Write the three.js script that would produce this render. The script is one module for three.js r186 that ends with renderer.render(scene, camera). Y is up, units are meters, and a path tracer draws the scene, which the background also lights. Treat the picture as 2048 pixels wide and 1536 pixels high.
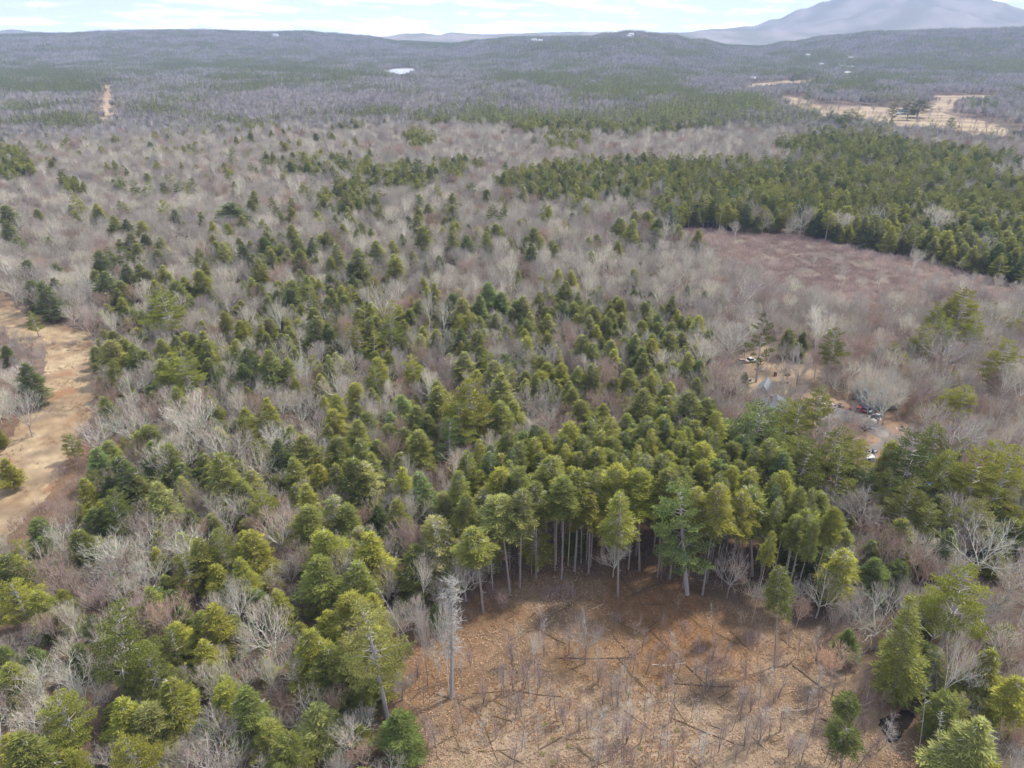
import * as THREE from 'three';
import { ImprovedNoise } from 'three/addons/math/ImprovedNoise.js';

// ------------------------------------------------------------------ camera, sky, sun, exposure, air
const scene = new THREE.Scene();
const CAM_H = 110, F = 1429, HORIZON = 66;                        // drone height (m), focal length and eye level in photo pixels
const PITCH = Math.atan((768 - HORIZON) / F), CP = Math.cos(PITCH), SP = Math.sin(PITCH);
const camera = new THREE.PerspectiveCamera(2 * Math.atan(768 / F) * 180 / Math.PI, 4 / 3, 1, 60000);
camera.position.set(0, CAM_H, 0);
camera.rotation.set(-PITCH, 0, 0);
const renderer = new THREE.WebGLRenderer({ antialias: true });
renderer.setSize(1024, 768);
renderer.toneMapping = THREE.LinearToneMapping;
renderer.toneMappingExposure = 1.3;
renderer.shadowMap.enabled = true;
const SUN = new THREE.Vector3(0.66, 1.02, -0.34).normalize();
const sun = new THREE.DirectionalLight(new THREE.Color(1, 0.93, 0.82), 3.7);
sun.position.copy(SUN).multiplyScalar(800).add(new THREE.Vector3(0, 0, -300));
sun.target.position.set(0, 0, -300);
sun.castShadow = true; sun.shadow.radius = 9; sun.shadow.mapSize.set(4096, 4096);
Object.assign(sun.shadow.camera, { left: -700, right: 700, top: 700, bottom: -700, near: 10, far: 2500 });
scene.add(sun, sun.target);
scene.fog = new THREE.FogExp2(new THREE.Color(0.56, 0.70, 1.0), 1.3e-4);

// ------------------------------------------------------------------ small helpers
function rng(seed) { let s = seed | 0; return () => { s = (s + 0x6d2b79f5) | 0; let t = Math.imul(s ^ (s >>> 15), 1 | s); t = (t + Math.imul(t ^ (t >>> 7), 61 | t)) ^ t; return ((t ^ (t >>> 14)) >>> 0) / 4294967296; }; }
const perlin = new ImprovedNoise();
const noise = (x, y, z = 0.37) => perlin.noise(x, y, z);
const fbm = (x, y, o = 4, z = 0.37) => { let s = 0, a = 1, n = 0; for (let i = 0; i < o; i++) { s += a * noise(x, y, z + i * 7.1); n += a; a *= 0.55; x *= 2.03; y *= 2.03; } return s / n; };
const clamp = (v, a, b) => Math.min(b, Math.max(a, v)), lerp = (a, b, t) => a + (b - a) * t;
const smooth = (a, b, x) => { const t = clamp((x - a) / (b - a), 0, 1); return t * t * (3 - 2 * t); };
const C = (r, g, b) => new THREE.Color().setRGB(r, g, b);
const used = {};
const numbered = (n) => { const k = used[n] = (used[n] ?? -1) + 1; return k ? `${n}_${String(k).padStart(3, '0')}` : n; };
function tag(o, label, category, group) { o.userData.label = label; if (category) o.userData.category = category; if (group) o.userData.group = group; return o; }
function structure(mesh, name, label) { mesh.name = numbered(name); mesh.userData.kind = 'structure'; if (label) mesh.userData.label = label; mesh.receiveShadow = true; mesh.castShadow = true; scene.add(mesh); return mesh; }
function pm(name, geo, mat, parent) { const m = new THREE.Mesh(geo, mat); m.name = name; m.castShadow = m.receiveShadow = true; if (parent) parent.add(m); return m; }
const inside = (poly, x, y) => { let c = false; for (let i = 0, j = poly.length - 1; i < poly.length; j = i++) { const [a, b] = poly[i], [d, e] = poly[j]; if ((b > y) !== (e > y) && x < (d - a) * (y - b) / (e - b) + a) c = !c; } return c; };
const table = (t, x) => { if (x <= t[0][0]) return t[0][1]; for (let i = 1; i < t.length; i++) if (x <= t[i][0]) { const u = (x - t[i - 1][0]) / (t[i][0] - t[i - 1][0]); return lerp(t[i - 1][1], t[i][1], u * u * (3 - 2 * u)); } return t[t.length - 1][1]; };

// ------------------------------------------------------------------ sky: pale blue with thin streaks of cloud, brightest low towards the veiled sun
{
  const W = 4096, Hh = 2048, data = new Float32Array(W * Hh * 4);
  const az0 = Math.atan2(SUN.z, SUN.x);
  for (let r = 0; r < Hh; r++) {
    const e = ((r + 0.5) / Hh - 0.5) * 180, s = Math.max(0, e);
    const k = Math.exp(-s / 9), k2 = Math.exp(-s / 2.6);
    const fine = e > -0.3 && e < 14, row = r * W * 4;
    for (let c = 0; c < W; c++) {
      const az = ((c + 0.5) / W - 0.5) * 360, da = az * Math.PI / 180 - az0;
      const sunny = (1 + Math.cos(da)) * 0.5;
      let R = lerp(0.50, 1.0, k), G = lerp(0.61, 1.12, k), B = lerp(0.86, 1.38, k);
      let cl;
      if (fine) {
        const a = az * 0.2;
        cl = smooth(-0.02, 0.42, fbm(a * 1.3 + 3.1, e * 2.6 + a * 0.35, 5, 1.7) + 0.22 * noise(a * 0.35, e * 0.7, 9) + 0.16 * Math.exp(-((e - 0.45) ** 2) / 0.12) + 0.02);
        cl *= lerp(1, 0.75, smooth(5, 14, e));
      } else cl = 0.22;
      const g = (1 + 0.12 * (sunny - 0.5)) * (1 + 0.5 * Math.exp(-(s * s) / 16));
      const w = lerp(1.5, 2.3, k2);
      R = lerp(R, w, cl * 0.9) * g; G = lerp(G, w * 0.99, cl * 0.9) * g; B = lerp(B, w * 0.97, cl * 0.9) * g;
      const o = row + c * 4; data[o] = R; data[o + 1] = G; data[o + 2] = B; data[o + 3] = 1;
    }
  }
  const sky = new THREE.DataTexture(data, W, Hh, THREE.RGBAFormat, THREE.FloatType);
  sky.mapping = THREE.EquirectangularReflectionMapping; sky.magFilter = THREE.LinearFilter; sky.needsUpdate = true;
  scene.background = sky; scene.environment = sky;
}

// ------------------------------------------------------------------ terrain
// crest line of the wooded hills: photo x, photo y of the tree tops; and how far off the crest is
const CREST = [[-1600, 74], [-500, 72], [0, 70], [120, 67], [230, 62], [400, 60], [560, 64], [610, 63], [660, 67], [720, 71], [800, 84], [900, 89], [960, 82], [1024, 76], [1090, 74], [1180, 74], [1215, 67], [1265, 63], [1330, 69], [1400, 80], [1470, 93], [1520, 95], [1580, 84], [1660, 72], [1760, 64], [1900, 60], [2048, 57], [2600, 56], [3600, 62]];
const CREST_D = [[-1600, 4700], [700, 4700], [850, 4300], [1000, 3700], [1250, 3300], [1400, 3500], [1560, 4000], [2048, 4100], [3600, 4300]];
const tanOf = (Y) => Math.tan(Math.atan((768 - Y) / F) - PITCH);
const nearFlat = (d) => 1 - smooth(170, 210, d);
function H(x, z) {
  const d = Math.hypot(x, z);
  if (d < 212) return 0.9 * fbm(x * 0.03, z * 0.03, 3) * nearFlat(d) * smooth(20, 60, d);
  if (d < 1900) return 0;
  let X = z < 0 ? 1024 + 1592 * x / -z : (x > 0 ? 3600 : -1600);
  X = clamp(X, -1600, 3600);
  const D = table(CREST_D, X), hc = CAM_H + D * tanOf(table(CREST, X)) - 13;
  const up = smooth(D * 0.6, D, d), down = 1 - 0.75 * smooth(D * 1.02, D * 1.6, d);
  const rough = up * (1 - smooth(0.8 * D, D, d)) * 16 * fbm(x * 0.0016, z * 0.0016, 3, 4.2);
  return Math.max(0, hc * Math.pow(up, 1.25) * down + rough * down) ;
}
const rayDir = (X, Y) => { const cx = (X - 1024) / F, cy = (768 - Y) / F; return [cx, cy * CP - SP, -(CP + cy * SP)]; };
function hit(X, Y, h = 0) {                                         // the point h above the ground that this pixel shows
  const d = rayDir(X, Y);
  if (d[1] > -0.002) d[1] = -0.002;
  let t = (CAM_H - h) / -d[1];
  if (Math.hypot(t * d[0], t * d[2]) > 1850) {
    const top = Math.min(t, 5200);
    for (t = 1700; t < top; t += 12) if (CAM_H + t * d[1] - h <= H(t * d[0], t * d[2])) break;
  } else for (let i = 0; i < 3; i++) t = (CAM_H - h - H(t * d[0], t * d[2])) / -d[1];
  return { x: t * d[0], z: t * d[2], y: H(t * d[0], t * d[2]), t };
}
const project = (x, y, z) => { const dy = y - CAM_H, f = -z * CP - dy * SP, u = dy * CP - z * SP; return [1024 + F * x / f, 768 - F * u / f, f]; };

// regions, traced as photo pixels and laid on the ground
const onGround = (pts) => pts.map(([X, Y]) => { const p = hit(X, Y); return [p.x, p.z]; });
const R_TRACK = onGround([[-60, 1120], [-60, 960], [0, 912], [35, 850], [78, 790], [90, 745], [92, 700], [55, 692], [0, 664], [-60, 645], [-60, 556], [0, 582], [50, 630], [110, 650], [182, 664], [192, 700], [200, 760], [208, 800], [182, 835], [152, 880], [135, 930], [112, 975], [62, 1025], [28, 1062], [0, 1085]]);
const R_CLEAR = onGround([[780, 1760], [806, 1536], [812, 1330], [850, 1262], [930, 1205], [1000, 1165], [1100, 1150], [1220, 1160], [1330, 1165], [1420, 1195], [1540, 1225], [1620, 1275], [1690, 1320], [1760, 1385], [1850, 1420], [1870, 1500], [1900, 1760]]);
const R_YARD = onGround([[1470, 775], [1480, 712], [1530, 690], [1608, 694], [1650, 740], [1660, 790], [1600, 812], [1560, 800], [1520, 820]]);
const R_DRIVE = onGround([[1612, 838], [1630, 818], [1680, 815], [1725, 825], [1765, 850], [1800, 878], [1790, 893], [1750, 905], [1745, 960], [1720, 990], [1700, 985], [1722, 930], [1735, 895], [1762, 882], [1735, 858], [1705, 845], [1670, 838]]);
const R_YARD2 = onGround([[1600, 800], [1640, 795], [1720, 800], [1800, 835], [1850, 880], [1830, 910], [1780, 905], [1755, 985], [1700, 1000], [1620, 1005], [1640, 900], [1612, 850]]);
const R_MARSH = onGround([[1350, 470], [1385, 455], [1450, 465], [1600, 472], [1690, 490], [1760, 508], [1870, 528], [1960, 556], [2048, 580], [2200, 625], [2200, 700], [2048, 650], [1900, 612], [1800, 632], [1700, 630], [1640, 610], [1540, 600], [1470, 560], [1400, 530]]);
const R_FIELDS = [
  [[1555, 190], [1610, 200], [1640, 212], [1740, 214], [1780, 217], [1860, 216], [1905, 232], [1960, 240], [2010, 258], [2050, 272], [2048, 280], [1985, 288], [1900, 278], [1780, 262], [1740, 256], [1660, 242], [1590, 228]],
  [[1872, 192], [1930, 190], [2005, 190], [1995, 196], [1930, 201], [1905, 215], [1890, 226], [1860, 220], [1876, 204]],
  [[1490, 172], [1520, 167], [1570, 162], [1632, 160], [1630, 172], [1560, 178], [1496, 184]],
  [[1680, 155], [1715, 155], [1712, 159], [1690, 159]]].map(onGround);
const R_CUT = onGround([[212, 179], [228, 179], [226, 215], [224, 250], [203, 260], [207, 215]]);
const R_CUT2 = onGround([[84, 400], [112, 398], [104, 428], [88, 436]]);
const R_LAKE = onGround([[770, 142], [790, 138], [826, 137], [830, 145], [826, 155], [800, 157], [780, 155], [772, 147]]);
const R_POOL = onGround([[1758, 1443], [1775, 1432], [1790, 1428], [1808, 1420], [1828, 1428], [1822, 1448], [1808, 1462], [1796, 1482], [1780, 1486], [1772, 1474], [1764, 1462]]);
const R_STAND = onGround([[905, 1180], [930, 1060], [1050, 1000], [1300, 985], [1500, 1000], [1560, 1080], [1640, 1160], [1600, 1240], [1450, 1180], [1200, 1150], [1010, 1150]]);

// ------------------------------------------------------------------ ground sheet
function speckle(size, seed, tones, scale) {                        // mottled litter: many small flakes of a few tones
  const d = new Uint8Array(size * size * 4), r = rng(seed);
  for (let i = 0; i < size * size; i++) {
    const x = i % size, y = (i / size) | 0, a = (x / size) * 2 * Math.PI, b = (y / size) * 2 * Math.PI;
    const n = noise(Math.cos(a) * scale, Math.sin(a) * scale + Math.cos(b) * scale, Math.sin(b) * scale + seed) + 0.5 * noise(Math.cos(a) * scale * 0.4, Math.sin(a) * scale * 0.4 + Math.cos(b) * scale * 0.4, Math.sin(b) * scale * 0.4 + seed + 5);
    const k = clamp(((n * 0.5 + 0.5) * 0.55 + r() * 0.45) * tones.length, 0, tones.length - 0.01) | 0, v = 0.8 + 0.4 * r();
    for (let c = 0; c < 3; c++) d[i * 4 + c] = clamp(255 * Math.pow(clamp(tones[k][c] * v, 0, 1), 1 / 2.2), 0, 255);
    d[i * 4 + 3] = 255;
  }
  for (let k = 0; k < size * size / 22; k++) {                      // flakes a few texels long
    const x = (r() * size) | 0, y = (r() * size) | 0, t = tones[(r() * tones.length) | 0], l = 1 + (r() * 4 | 0), dx = r() < 0.5 ? 1 : 0, dy = r() < 0.5 ? 1 : 0, v = 0.7 + 0.65 * r();
    for (let j = 0; j < l; j++) { const o = (((y + j * dy + size) % size) * size + ((x + j * dx) % size)) * 4; for (let c = 0; c < 3; c++) d[o + c] = clamp(255 * Math.pow(clamp(t[c] * v, 0, 1), 1 / 2.2), 0, 255); }
  }
  const t = new THREE.DataTexture(d, size, size); t.colorSpace = THREE.SRGBColorSpace; t.wrapS = t.wrapT = THREE.RepeatWrapping; t.magFilter = THREE.LinearFilter; t.needsUpdate = true;
  return t;
}
const STRAW = [[1095, 1425, 15], [1290, 1505, 17], [1450, 1500, 14], [1610, 1510, 13], [1010, 1480, 10]].map(([X, Y, w]) => { const p = hit(X, Y); return [p.x, p.z, w]; });
const litterTex = speckle(1024, 5, [[0.50, 0.46, 0.42], [0.66, 0.62, 0.58], [0.80, 0.76, 0.71], [0.56, 0.51, 0.46], [0.92, 0.88, 0.83], [0.40, 0.36, 0.32]], 26);
const sandTex = speckle(1024, 9, [[0.66, 0.62, 0.57], [0.80, 0.77, 0.73], [0.72, 0.68, 0.63], [0.94, 0.91, 0.87], [0.56, 0.52, 0.47]], 14);
{
  const ang = []; for (let a = -180; a < 180;) { ang.push(a * Math.PI / 180); a += Math.abs(a) < 48 ? 0.33 : Math.abs(a) < 70 ? 2 : 6; }
  const rad = [0, 15, 30, 45]; for (let r = 58; r < 8400; r *= 1.0165) rad.push(r);
  const nA = ang.length, pos = [], col = [], uv = [], idx = [];
  for (const r of rad) for (const a of ang) {
    const x = r * Math.sin(a), z = -r * Math.cos(a);
    pos.push(x, H(x, z), z); uv.push(x / 26, z / 26);
    const p = fbm(x * 0.035, z * 0.035, 4, 2.2), q = fbm(x * 0.011 + 40, z * 0.011, 3, 5.1), w = fbm(x * 0.16, z * 0.16, 2, 8.3);
    let c = [0.4, 0.3, 0.2];
    if (r < 260) {
      const t = smooth(-0.18, 0.28, p + 0.5 * w), clearing = inside(R_CLEAR, x, z);
      c = clearing ? [lerp(0.37, 0.53, t), lerp(0.255, 0.39, t), lerp(0.155, 0.26, t)] : [lerp(0.20, 0.28, t), lerp(0.145, 0.20, t), lerp(0.10, 0.14, t)];
      const mott = 0.86 + 0.3 * noise(x * 0.55, z * 0.55, 12) + 0.2 * noise(x * 1.3, z * 1.3, 31);
      c = c.map((v) => v * (clearing ? mott : 1));
      const rust = smooth(0.02, 0.32, q + 0.4 * p + 0.35 * (1 - smooth(0, 34, Math.hypot(x - 40, z + 112))) + 0.30 * (1 - smooth(0, 26, Math.hypot(x + 16, z + 102))));
      if (clearing) { const st = Math.max(0, ...STRAW.map(([a, e, w2]) => 1 - Math.hypot(x - a, z - e) / w2)), k2 = smooth(0.05, 0.5, st + 0.5 * p + 0.3 * w); c = c.map((v, i3) => lerp(v, [0.64, 0.51, 0.37][i3] * mott, k2 * 0.8)); }
      const rr = clearing ? rust * 0.72 : rust * 0.35; c = [lerp(c[0], 0.40 * mott, rr), lerp(c[1], 0.215 * mott, rr), lerp(c[2], 0.09 * mott, rr)];
      const mossy = smooth(0.26, 0.4, fbm(x * 0.22 + 9, z * 0.22, 3, 3.3)) * 0.5;
      c = [lerp(c[0], 0.24, mossy), lerp(c[1], 0.19, mossy), lerp(c[2], 0.07, mossy)];
    } else if (r > 4800) { const t = smooth(-0.2, 0.25, p + q); c = [lerp(0.16, 0.30, t), lerp(0.19, 0.26, t), lerp(0.12, 0.24, t)]; }
    else { const t = smooth(-0.2, 0.3, p); c = [lerp(0.22, 0.32, t), lerp(0.17, 0.24, t), lerp(0.13, 0.19, t)]; }
    col.push(...c);
  }
  for (let i = 0; i < rad.length - 1; i++) for (let j = 0; j < nA; j++) { const k = (j + 1) % nA, a = i * nA + j, b = i * nA + k, c = a + nA, d = b + nA; idx.push(a, b, c, b, d, c); }
  const g = new THREE.BufferGeometry();
  g.setAttribute('position', new THREE.Float32BufferAttribute(pos, 3)); g.setAttribute('color', new THREE.Float32BufferAttribute(col, 3)); g.setAttribute('uv', new THREE.Float32BufferAttribute(uv, 2)); g.setIndex(idx); g.computeVertexNormals();
  structure(new THREE.Mesh(g, new THREE.MeshStandardMaterial({ map: litterTex, vertexColors: true, roughness: 1, bumpMap: litterTex, bumpScale: 0.12 })), 'ground', 'rolling woodland ground under brown leaf litter');
}
// sheets of other ground lying on it, their edges frayed
function sheet(poly, lift, step, colorAt, mat, name, label) {
  const r = rng(poly.length * 31 + 7), fr = [];
  for (let i = 0; i < poly.length; i++) {
    const [ax, az] = poly[i], [bx, bz] = poly[(i + 1) % poly.length], L = Math.hypot(bx - ax, bz - az), n = Math.max(1, Math.min(60, Math.round(L / step)));
    for (let k = 0; k < n; k++) { const t = k / n, x = lerp(ax, bx, t), z = lerp(az, bz, t), j = step * 1.1; fr.push(new THREE.Vector2(x + j * fbm(x * 0.9 / step, z * 0.9 / step, 2, 1) * 1.6, z + j * fbm(x * 0.9 / step, z * 0.9 / step, 2, 6) * 1.6)); }
  }
  const tri = THREE.ShapeUtils.triangulateShape(fr, []), V = fr.map((p) => [p.x, p.y]), T = tri.map((t) => [...t]);
  for (let pass = 0; pass < 7; pass++) {                             // split long edges so that the colours have vertices to live on
    const mid = new Map(), out = []; let cut = 0;
    const m = (a, b) => { const k = a < b ? a * 1e6 + b : b * 1e6 + a; if (!mid.has(k)) { mid.set(k, V.length); V.push([(V[a][0] + V[b][0]) / 2, (V[a][1] + V[b][1]) / 2]); } return mid.get(k); };
    const long = (a, b) => Math.hypot(V[a][0] - V[b][0], V[a][1] - V[b][1]) > step * 1.6;
    for (const [a, b, c] of T) {
      const s = [long(a, b), long(b, c), long(c, a)], n = s.filter(Boolean).length;
      if (!n) { out.push([a, b, c]); continue; } cut++;
      if (n === 3) { const p = m(a, b), q = m(b, c), w = m(c, a); out.push([a, p, w], [p, b, q], [w, q, c], [p, q, w]); }
      else { const [i, j, k] = s[0] ? (n === 2 && s[2] ? [c, a, b] : [a, b, c]) : s[1] ? [b, c, a] : [c, a, b]; const p = m(i, j);
        if (n === 1) out.push([i, p, k], [p, j, k]); else { const q = m(j, k); out.push([p, j, q], [i, p, q], [i, q, k]); } }
    }
    T.length = 0; for (const t of out) T.push(t); if (!cut || V.length > 30000) break;
  }
  const pos = [], col = [], uv = [];
  for (const [x, z] of V) { pos.push(x, H(x, z) + lift, z); uv.push(x / 14, z / 14); const c = colorAt(x, z); col.push(c[0], c[1], c[2]); }
  const g = new THREE.BufferGeometry(); g.setAttribute('position', new THREE.Float32BufferAttribute(pos, 3)); g.setAttribute('color', new THREE.Float32BufferAttribute(col, 3)); g.setAttribute('uv', new THREE.Float32BufferAttribute(uv, 2));
  g.setIndex(T.flatMap(([a, b, c]) => { const cr = (V[b][0] - V[a][0]) * (V[c][1] - V[a][1]) - (V[b][1] - V[a][1]) * (V[c][0] - V[a][0]); return cr < 0 ? [a, b, c] : [a, c, b]; })); g.computeVertexNormals();
  return structure(new THREE.Mesh(g, mat), name, label);
}
const earth = new THREE.MeshStandardMaterial({ map: sandTex, vertexColors: true, roughness: 1, bumpMap: sandTex, bumpScale: 0.1 });
const mixc = (a, b, t) => [lerp(a[0], b[0], t), lerp(a[1], b[1], t), lerp(a[2], b[2], t)];
sheet(R_TRACK, 0.03, 1.6, (x, z) => {
  const a = fbm(x * 0.07, z * 0.07, 4, 3), b = fbm(x * 0.05 + 9, z * 0.11, 3, 7), rust = smooth(0.2, 0.36, fbm(x * 0.09 + 3, z * 0.09, 3, 11) + 0.45 * (1 - smooth(0, 9, Math.hypot(x + 152, z + 216))));
  let c = mixc([0.42, 0.29, 0.17], [0.60, 0.47, 0.30], smooth(-0.25, 0.25, a)); c = mixc(c, [0.30, 0.22, 0.145], smooth(-0.04, 0.3, b) * 0.85); c = c.map((v) => v * (0.92 + 0.4 * noise(x * 0.35, z * 0.5, 3))); return mixc(c, [0.40, 0.21, 0.11], rust * 0.85);
}, earth, 'sandy_track', 'pale sandy track curving along the left edge');
sheet(R_YARD2, 0.02, 2, (x, z) => mixc([0.30, 0.20, 0.135], [0.44, 0.31, 0.21], smooth(-0.2, 0.25, fbm(x * 0.12, z * 0.12, 3, 4))), earth, 'bare_earth', 'trodden brown earth beside the driveway');
sheet(R_YARD, 0.035, 2, (x, z) => mixc(mixc([0.30, 0.22, 0.15], [0.44, 0.34, 0.235], smooth(-0.2, 0.2, fbm(x * 0.1, z * 0.1, 3, 2))), [0.62, 0.50, 0.16], smooth(0, 14, -z - 252) * 0.9), earth, 'yard', 'tan grassy yard behind the house');
sheet(R_DRIVE, 0.05, 1.4, (x, z) => mixc([0.26, 0.24, 0.22], [0.38, 0.35, 0.32], smooth(-0.2, 0.2, fbm(x * 0.2, z * 0.2, 3, 2))), earth, 'driveway', 'curved grey gravel driveway by the house');
sheet(R_MARSH, 0.03, 5, (x, z) => mixc([0.17, 0.135, 0.11], [0.27, 0.22, 0.18], smooth(-0.2, 0.2, fbm(x * 0.04, z * 0.04, 3, 2))), earth, 'marsh_floor', 'reddish brown marsh floor beyond the woods');
for (const f of R_FIELDS) sheet(f, 0.12, 14, (x, z) => mixc(mixc([0.34, 0.25, 0.18], [0.54, 0.43, 0.29], smooth(-0.2, 0.16, fbm(x * 0.012, z * 0.03, 3, 2))), [0.50, 0.34, 0.28], smooth(150, 40, -z - 1040) * smooth(60, 130, x - 600)), earth, 'field', 'pale straw coloured field in the valley');
sheet(R_CUT, 0.1, 8, (x, z) => mixc([0.40, 0.28, 0.19], [0.60, 0.46, 0.31], smooth(-0.2, 0.2, fbm(x * 0.05, z * 0.05, 3, 2))), earth, 'cleared_strip', 'straight tan strip cut through the far woods');
sheet(R_CUT2, 0.06, 4, (x, z) => mixc([0.56, 0.42, 0.32], [0.76, 0.60, 0.46], smooth(-0.2, 0.2, fbm(x * 0.05, z * 0.05, 3, 2))), earth, 'cleared_strip', 'small tan gap in the woods at the left');
const plainCol = () => [1, 1, 1];
sheet(R_LAKE, 0.3, 20, plainCol, new THREE.MeshStandardMaterial({ color: C(0.62, 0.65, 0.69), roughness: 0.3 }), 'lake', 'flat white lake far off in the woods');  // whole lake surface given one even pale colour
sheet(new THREE.CatmullRomCurve3(R_POOL.map(([x, z]) => new THREE.Vector3(x, 0, z)), true).getPoints(60).map((p) => [p.x, p.z]), 0.05, 0.3, plainCol, new THREE.MeshPhysicalMaterial({ color: C(0.028, 0.022, 0.017), roughness: 0.05, ior: 1.4 }), 'pool', 'dark pool of water at the clearing edge');

// ------------------------------------------------------------------ mountains and far ridges
function ridge(name, label, dist, prof, depth, tint, spur) {
  const nT = 260, nS = 26, x0 = prof[0][0], x1 = prof[prof.length - 1][0], pos = [], col = [], idx = [];
  for (let i = 0; i <= nT; i++) {
    const X = lerp(x0, x1, i / nT), th = Math.atan((X - 1024) / 1592);
    for (let j = 0; j <= nS; j++) {
      const s = j / nS, u = s < 0.72 ? s / 0.72 : 1 - (s - 0.72) / 0.28 * 0.9, d = dist - depth * 0.72 + depth * s;
      const hc = CAM_H + dist * tanOf(table(prof, X) + 1.2 * noise(X * 0.05, 1.5, dist)), x = d * Math.sin(th), z = -d * Math.cos(th);
      const n = fbm(x * spur, z * spur, 5, dist * 0.01), y = Math.max(-5, hc) * Math.pow(Math.max(0, u), 1.5) * (1 + 0.42 * n * Math.sin(u * Math.PI)) - (j === 0 ? 12 : 0);
      pos.push(x, y, z);
      const t = smooth(-0.2, 0.25, fbm(x * spur * 3.1, z * spur * 3.1, 4, 8)); col.push(lerp(tint[0], tint[3], t), lerp(tint[1], tint[4], t), lerp(tint[2], tint[5], t));
    }
  }
  for (let i = 0; i < nT; i++) for (let j = 0; j < nS; j++) { const a = i * (nS + 1) + j, b = a + nS + 1; idx.push(a, a + 1, b, b, a + 1, b + 1); }
  const g = new THREE.BufferGeometry(); g.setAttribute('position', new THREE.Float32BufferAttribute(pos, 3)); g.setAttribute('color', new THREE.Float32BufferAttribute(col, 3)); g.setIndex(idx); g.computeVertexNormals();
  structure(new THREE.Mesh(g, new THREE.MeshStandardMaterial({ vertexColors: true, roughness: 1, side: THREE.DoubleSide })), name, label);
}
const WOODY = [0.22, 0.22, 0.18, 0.38, 0.34, 0.31];
ridge('mountain', 'tall pale mountain rising out of frame at the right', 8000, [[1330, 70], [1430, 57], [1500, 51], [1545, 38], [1600, 17], [1640, 3], [1685, -12], [1750, -24], [1850, -18], [1950, 3], [2050, 24], [2200, 40], [2450, 58], [2750, 70]], 2800, WOODY, 0.0010);
ridge('mountain', 'rounded pale foothill in front of the tall mountain', 7000, [[1480, 72], [1560, 58], [1620, 48], [1680, 36], [1735, 20], [1785, 13], [1850, 14], [1905, 25], [1960, 38], [2040, 47], [2200, 56], [2400, 70]], 1900, WOODY, 0.0009);
ridge('ridge', 'long low hazy ridge along the horizon', 6300, [[640, 80], [700, 73], [770, 71], [805, 65], [840, 65], [880, 68], [905, 64], [960, 67], [1040, 65], [1120, 63], [1164, 62], [1200, 63], [1260, 64], [1340, 63], [1440, 61], [1530, 60], [1640, 64], [1800, 70]], 1500, WOODY, 0.0012);
ridge('ridge', 'faint blue ridge at the far left of the horizon', 7800, [[-700, 66], [-300, 60], [-80, 63], [0, 61], [25, 58], [70, 62], [120, 66], [220, 72]], 1800, WOODY, 0.0009);

// ------------------------------------------------------------------ plant builders
class MB {                                                           // collects coloured triangles
  constructor() { this.p = []; this.c = []; this.n = 0; }
  tri(a, b, c, k) { this.p.push(a[0], a[1], a[2], b[0], b[1], b[2], c[0], c[1], c[2]); for (let i = 0; i < 3; i++) this.c.push(k[0], k[1], k[2]); this.n += 3; }
  quad(a, b, c, d, k) { this.tri(a, b, c, k); this.tri(a, c, d, k); }
  tube(pts, rad, sides, k) {
    let prev = null;
    for (let i = 0; i < pts.length; i++) {
      const a = pts[Math.max(0, i - 1)], b = pts[Math.min(pts.length - 1, i + 1)], d = norm(sub(b, a)), s = norm(cross(d, Math.abs(d[1]) > 0.9 ? [1, 0, 0] : [0, 1, 0])), t = cross(d, s), ring = [];
      for (let j = 0; j < sides; j++) { const w = j / sides * 2 * Math.PI, cs = Math.cos(w) * rad[i], sn = Math.sin(w) * rad[i]; ring.push([pts[i][0] + s[0] * cs + t[0] * sn, pts[i][1] + s[1] * cs + t[1] * sn, pts[i][2] + s[2] * cs + t[2] * sn]); }
      if (prev) for (let j = 0; j < sides; j++) { const q = (j + 1) % sides; this.quad(prev[j], ring[j], ring[q], prev[q], k); }
      prev = ring;
    }
  }
  sliver(a, b, w, k, r) { const d = norm(sub(b, a)), q = norm(cross(d, [r() - 0.5, r() - 0.5, r() - 0.5])); this.tri([a[0] + q[0] * w, a[1] + q[1] * w, a[2] + q[2] * w], [a[0] - q[0] * w, a[1] - q[1] * w, a[2] - q[2] * w], b, k); }
  geo() { const g = new THREE.BufferGeometry(); g.setAttribute('position', new THREE.BufferAttribute(new Float32Array(this.p), 3)); g.setAttribute('color', new THREE.BufferAttribute(new Float32Array(this.c), 3)); return g; }
}
const sub = (a, b) => [a[0] - b[0], a[1] - b[1], a[2] - b[2]], add = (a, b, s = 1) => [a[0] + b[0] * s, a[1] + b[1] * s, a[2] + b[2] * s], cross = (a, b) => [a[1] * b[2] - a[2] * b[1], a[2] * b[0] - a[0] * b[2], a[0] * b[1] - a[1] * b[0]];
const norm = (a) => { const l = Math.hypot(a[0], a[1], a[2]) || 1; return [a[0] / l, a[1] / l, a[2] / l]; };
const shade = (c, v) => [c[0] * v, c[1] * v, c[2] * v];
function joined(list) {                                              // one geometry with a material group for each builder
  const n = list.reduce((s, b) => s + b.n, 0), p = new Float32Array(n * 3), c = new Float32Array(n * 3), g = new THREE.BufferGeometry(); let o = 0;
  list.forEach((b, i) => { p.set(b.p, o * 3); c.set(b.c, o * 3); g.addGroup(o, b.n, i); o += b.n; });
  g.setAttribute('position', new THREE.BufferAttribute(p, 3)); g.setAttribute('color', new THREE.BufferAttribute(c, 3)); return g;
}
const BROWN = [0.31, 0.255, 0.225], BARK = [0.26, 0.21, 0.18], GREYBARK = [0.40, 0.36, 0.34], PALE = [0.58, 0.55, 0.48];

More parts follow.
